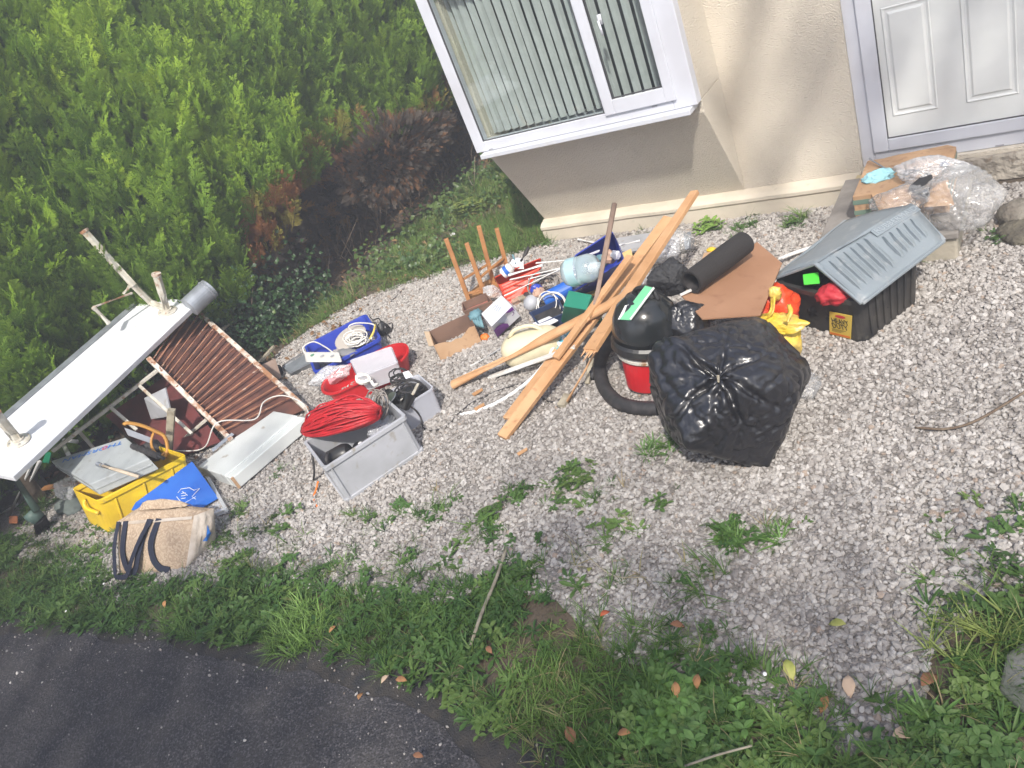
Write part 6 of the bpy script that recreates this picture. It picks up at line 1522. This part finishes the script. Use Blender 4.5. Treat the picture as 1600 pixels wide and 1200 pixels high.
o = crumple(on_step(1372, 278, .17), (.09, .06, .04), .4, 201, 4, rot=.4).build('pale_blue_cloth', m_lblue, None, smooth=True); tag(o, 'pale blue cloth on the left end of the carton on the step', 'cloth')
o = faceted(on_step(1402, 308, .14), (.18, .14, .09), 12, 202, 5, fine=.08, spread=.5, rot=.3).build('plastic_bag', m_film, None, smooth=True); tag(o, 'clear crinkled bag on the carton just behind the tote lid', 'plastic bag')
o = faceted(on_step(1490, 308, .13), (.23, .23, .19), 16, 203, 5, fine=.08, spread=.5, rot=.7).build('plastic_bag', m_film, None, smooth=True); tag(o, 'largest clear plastic bag heaped at the right of the carton on the step', 'plastic bag')
o = faceted(on_step(1450, 268, .21), (.23, .11, .10), 14, 204, 5, fine=.08, spread=.5, rot=.1).build('plastic_bag', m_filmw, None, smooth=True); tag(o, 'milky plastic bag at the back of the carton against the door frame', 'plastic bag')
MB_p = T('black_pouch', 'black pouch with a thin cord loop lying on the clear bags on the step', 'pouch', on_step(1440, 290, 0))
MB().slab([on_step(1418, 292, .20), on_step(1450, 265, .22), on_step(1456, 272, .22), on_step(1448, 306, .17)], .03).build('body', m_cloth, MB_p, bevel=.008)
MB().tube(spline([on_step(1440, 268, .23), on_step(1425, 266, .23), on_step(1413, 268, .23), on_step(1415, 274, .22), on_step(1424, 270, .23), on_step(1436, 266, .23)], 6), .004, 5).build('cord_loop', m_rub, MB_p, smooth=True)
o = MB().slab([on_step(1472, 248, .22), on_step(1484, 256, .2), on_step(1476, 262, .19), on_step(1468, 256, .21)], .012).build('blue_print_pack', M('blue_printed_pack', (.08, .16, .42), .4, col2=(.6, .62, .68), vs=40, lo=.5, hi=.52), None); tag(o, 'small blue printed pack tucked into the milky bag by the door', 'pack')
o = MB().tube([on_step(1358, 248, .20), on_step(1385, 264, .18)], .006, 6).build('grey_rod', m_galv, None); tag(o, 'thin grey rod leaning on the door frame behind the pale blue cloth', 'rod')

# ================================================================== LOOSE PLANTS, LEAVES, KERB
clump('grass_tussock', 'big bright green grass tussock on the verge at the road edge', 465, 990, 90, .15, .105, tufts, m_grass, 'grass tussock', rn=.62)
clump('weed', 'feathery dark green weed at the foot of the big bin bag', 1030, 703, 16, .09, .07, weeds[:1], m_weed, 'weed', rn=.3)
clump('weed', 'long leaved weed on the gravel, left one of the two below the bin bag', 1142, 842, 5, .05, .085, [weeds[0]], m_weed, 'weed', rn=.35)
clump('weed', 'long leaved weed on the gravel, right one of the two below the bin bag', 1213, 838, 5, .05, .09, [weeds[0]], m_weed, 'weed', rn=.35)
clump('weed', 'star shaped rosette weed growing near the kerb stone in the corner', 1448, 1135, 3, .02, .13, [weeds[3]], m_weed, 'weed', rn=.35)
clump('weed', 'yellowing grass clump at the right edge of the gravel', 1560, 985, 12, .10, .13, tufts, m_grass, 'grass clump', rn=.95)
clump('weed', 'tall thin grass clump beside the concrete slab on the right', 1500, 1010, 10, .10, .11, tufts, m_grass, 'grass clump', rn=.9)
clump('weed', 'broad leaved low plant among the grass below the gravel, lower middle', 1070, 1130, 22, .17, .075, [weeds[2], weeds[4]], m_weed, 'weed', rn=.35)
clump('weed', 'small leafy weed against the wall base, right of the plastic bags', 1112, 357, 9, .08, .09, [weeds[2], weeds[1]], m_weed, 'weed', rn=.7)
clump('weed', 'wispy weed against the wall base left of the step', 1255, 345, 7, .06, .12, tufts, m_grass, 'weed', rn=.8)
clump('weed', 'bright leafy plant growing in the grass beside the house corner', 735, 330, 16, .16, .16, [weeds[1], weeds[2]], m_weed, 'weed', rn=.95)
lv_m = {'orange': M('orange_leaf', (.40, .20, .08), .8, col2=(.28, .13, .06), vs=30), 'cream': M('cream_leaf', (.55, .40, .28), .8), 'brown': M('brown_leaf', (.26, .12, .06), .8), 'yellow': M('yellow_leaf', (.36, .36, .10), .7, col2=(.26, .28, .06), vs=30), 'red': M('red_leaf', (.42, .10, .04), .7)}
for x, y, s_, c, lb in ((1325, 1055, .085, 'cream', 'pale cream fallen leaf near the bottom right of the gravel'), (1293, 1088, .07, 'orange', 'orange fallen leaf just below the pale cream leaf'), (1228, 1030, .085, 'yellow', 'yellow green fallen leaf at the edge of the gravel and grass'),
                       (1047, 975, .065, 'brown', 'brown curled leaf at the lower gravel edge in the middle'), (938, 963, .055, 'red', 'reddish fallen leaf on the gravel edge left of the brown curled one'), (920, 893, .045, 'yellow', 'tiny yellow leaf on the gravel above the verge'),
                       (1090, 1053, .06, 'orange', 'orange leaf in the grass right of centre near the bottom'), (1055, 1065, .065, 'orange', 'rounded orange leaf in the grass left of the yellow green leaf'), (1322, 975, .07, 'yellow', 'olive yellow leaf on the gravel above the cream leaf'), (985, 1145, .06, 'orange', 'orange leaf low in the verge near the bottom edge'),
                       (618, 1062, .06, 'orange', 'orange leaf at the road edge below the tussock'), (607, 1055, .05, 'cream', 'pale narrow leaf beside the orange leaf at the road edge'), (525, 978, .05, 'orange', 'orange leaf right of the big grass tussock'), (560, 1093, .05, 'orange', 'small orange leaf on the tarmac margin'),
                       (885, 1135, .08, 'brown', 'long brown leaf low in the verge at the bottom middle'), (1395, 1150, .09, 'cream', 'curled tan leaf lying along the kerb stone'), (258, 938, .05, 'orange', 'orange leaf in the verge left of the tussock'), (1440, 1072, .09, 'brown', 'dull brown leaf near the concrete slab'), (645, 1180, .05, 'brown', 'brown leaf on the road near the bottom edge'), (760, 1010, .05, 'brown', 'small brown leaf in the verge below the dry stalk')):
    vs, fs = leaf_mesh('l', OV, None, .5, .3); p = at(x, y, .055 if y > 930 and x < 1250 else .03); Rm = Matrix.Rotation(random.random()*6.28, 3, 'Z') @ Matrix.Rotation(random.uniform(-.25, .25), 3, 'X')
    o = MB().add([p + Rm @ (v*s_*.8) for v in vs], fs).build('fallen_leaf', lv_m[c], None, smooth=True, solid=.001); tag(o, lb, 'leaf', 'fallen leaves')
def stalk(pts, r, mat, name, label):
    o = MB().tube(spline(pts, 6), r, 5).build(name, mat, None, smooth=True); return tag(o, label, 'stalk')
stalk([at(736, 1008, .03), at(752, 960, .05), at(775, 905, .05), at(792, 855, .03)], .008, m_wood3, 'dry_stalk', 'dry pale stalk lying across the grass and gravel in the middle')
stalk([at(1430, 668, .02), at(1480, 670, .03), at(1530, 655, .05), at(1605, 610, .06)], .006, m_twig, 'dead_twig', 'thin curved brown twig on the gravel at the right edge')
stalk([at(1070, 1197, .06), at(1120, 1180, .07), at(1175, 1165, .06)], .004, m_wood3, 'dry_stalk', 'thin straw stalk at the bottom edge of the verge')
stalk([at(880, 830, .03), at(950, 895, .03), at(1010, 902, .02)], .003, m_wood3, 'dry_stalk', 'thin dry stem across the gravel above the verge')
stalk([at(741, 235, .0) + Vector((0, -.3, .0)), at(739, 290, .25), at(742, 245, .6)], .004, m_wood3, 'dry_stalk', 'tall dry grass stem under the left end of the bay window')
o = MB().hexa([at(700, 362, .05), at(704, 369, .05), at(712, 366, .05), at(709, 361, .05)], [at(700, 362, .0), at(704, 369, .0), at(712, 366, .0), at(709, 361, .0)]).build('paper_cup', m_pipe, None, bevel=.004); tag(o, 'small white cup thrown in the grass beyond the stool', 'cup')
for k, (x, y) in enumerate(((162, 912), (103, 955), (1195, 1053))):
    o = MB().lathe([(.001, 0), (.007, .001), (.001, .003)], 7, at(x, y, .07), (.2, -.3, 1)).build('daisy', m_pipe, None); tag(o, ['white daisy in the grass below the woven bag', 'white daisy in the grass at the far left near the road', 'white daisy in the verge left of the orange leaf'][k], 'daisy')
m_kerb = M('kerb_concrete', (.17, .17, .155), .9, col2=(.08, .095, .06), vs=7, bump=.6, bs=50, bd=.01)
o = MB().hexa([at(1228, 1124, .015), at(1490, 1219, .015), at(1500, 1206, .015), at(1243, 1114, .015)], [at(1228, 1118, -.05), at(1490, 1215, -.05), at(1500, 1202, -.05), at(1243, 1108, -.05)]).build('kerb_stone', m_kerb, None, bevel=.006); tag(o, 'grey concrete kerb edging half buried in grass at the bottom right', 'kerb')
o = MB().slab([at(1560, 1075, .035), at(1572, 1020, .035), at(1660, 960, .035), at(1700, 1080, .035), at(1620, 1130, .035)], .06).build('concrete_slab', m_kerb, None, bevel=.01); tag(o, 'broken pale concrete slab corner at the right edge', 'slab')
# chips strewn on the road and margin
k = 6000; P = np.column_stack([rng.uniform(-5.5, 0, k), rng.uniform(-.2, 1.6, k)]); ly = np.interp(P[:, 0], road_np[:, 0], road_np[:, 1]); dd = ly - P[:, 1]
P = P[(dd > -.15) & (rng.random(k) < np.exp(-np.clip(dd, 0, 9)*5.5)*.9+.02)]
s = rng.gamma(2.5, .0026, len(P)).clip(.002, .018)
ob = gn_scatter('road_chips', np.column_stack([P, np.full(len(P), .006)]), rng.uniform(0, 6, (len(P), 3)), np.column_stack([s, s, s]), rng.random(len(P)), rng.integers(0, 8, len(P)), stones, [m_stone]); ob['kind'] = 'stuff'

# ================================================================== THE TREE BEHIND THE CAMERA THAT DAPPLES THE FOREGROUND
m_leaf = inst_mat('tree_leaves', [(0, (.04, .09, .02)), (.6, (.07, .14, .03)), (1, (.12, .18, .04))], .5, trl=.25)
def leaf_cluster(seed):
    r = random.Random(seed); parts = []
    for i in range(26):
        parts.append((leaf_mesh('b', OV, m_leaf, .2, .3), Matrix.Translation((r.gauss(0, .25), r.gauss(0, .25), r.gauss(0, .18))) @ Matrix.Rotation(r.random()*6.28, 4, 'Z') @ Matrix.Rotation(r.uniform(-1, 1), 4, 'X') @ Matrix.Scale(.16, 4)))
    return multi('leaf_cluster_shape', parts, m_leaf)
tree = T('roadside_tree', 'leafy tree across the road behind the viewer shading the verge', 'tree', (1.9, -6.2, 0))
mb = MB(); mb.tube(spline([(1.9, -6.2, -.05), (1.8, -6.0, 1.6), (1.5, -5.6, 3.2), (1.0, -5.0, 5.2)], 6), [.26-.008*i for i in range(19)], 10); mb.build('trunk', m_twig, tree, smooth=True)
limbs = [[(1.6, -5.7, 2.9), (2.9, -3.4, 4.6), (3.3, -.6, 5.9), (2.3, 1.6, 6.5)], [(1.4, -5.5, 3.4), (-.8, -4.8, 4.6), (-3.2, -4.2, 5.2)], [(1.3, -5.4, 3.8), (3.2, -4.2, 5.0), (4.6, -3.4, 5.4)], [(1.2, -5.2, 4.4), (.2, -4.2, 6.0), (-.6, -3.4, 6.9)]]
for l_ in limbs:
    p_ = spline(l_, 5); MB().tube(p_, [.11*(1-i/len(p_))+.015 for i in range(len(p_))], 7).build('limb', m_twig, tree, smooth=True)
pos = []
for k in range(900):
    if k < 400: p = (rng.uniform(-3.4, 6.2), rng.normal(-4.5, .95), rng.normal(5.5, .7))
    elif k < 450:
        t = rng.random(); p = (3.3-1.1*t+rng.normal(0, .55), -.6+2.2*t+rng.normal(0, .35), 5.9+.7*t+rng.normal(0, .4))
    else: continue
    if noise.noise(Vector((p[0]*.8, p[1]*.8, p[2]*.8))) < -.12: continue
    if k >= 400 and noise.noise(Vector((p[0]*1.9, p[1]*1.9, p[2]*1.9+4))) < .02: continue
    pos.append(p)
scl_t = [1.0]*len(pos)
for k in range(9):
    fx = .62 + k*.17 + rng.normal(0, .04); fz = 5.9 + rng.normal(0, .28) + .03*k; y0_ = .9 + rng.normal(0, .15); y1_ = 2.0 + rng.normal(0, .2)
    MB().tube([(fx+.6, y0_-.6, fz+.1), (fx, y0_, fz), (fx+.05, y1_, fz-.06)], [.02, .014, .004], 5).build('hanging_frond', m_twig, tree)
    for j in range(24):
        t = rng.random(); pos.append((fx+.05*t+rng.normal(0, .03), y0_+(y1_-y0_)*t, fz-.06*t+rng.normal(0, .03))); scl_t.append(.20)
npos = len(pos)
ob = gn_scatter('foliage', pos, rng.uniform(0, 6.28, (npos, 3)), np.repeat(np.array(scl_t)[:, None], 3, 1), rng.random(npos), rng.integers(0, 3, npos), [leaf_cluster(i) for i in range(3)], [m_leaf], None, tree); ob['kind'] = 'stuff'

# ================================================================== ADDED HAZE: thin volume standing in for the glow of a smeared lens
hz = bpy.data.materials.new('lens_veil_haze'); hz.use_nodes = True; N = hz.node_tree.nodes; N.remove(N['Principled BSDF'])
pv = N.new('ShaderNodeVolumePrincipled'); pv.inputs['Color'].default_value = (.93, .95, 1, 1); pv.inputs['Density'].default_value = .020; pv.inputs['Anisotropy'].default_value = .2
hz.node_tree.links.new(pv.outputs[0], N['Material Output'].inputs['Volume'])
MB().box(-62, 62, -62, 62, -1.1, 9.0).build('lens_veil_haze', hz, None, kind='stuff')
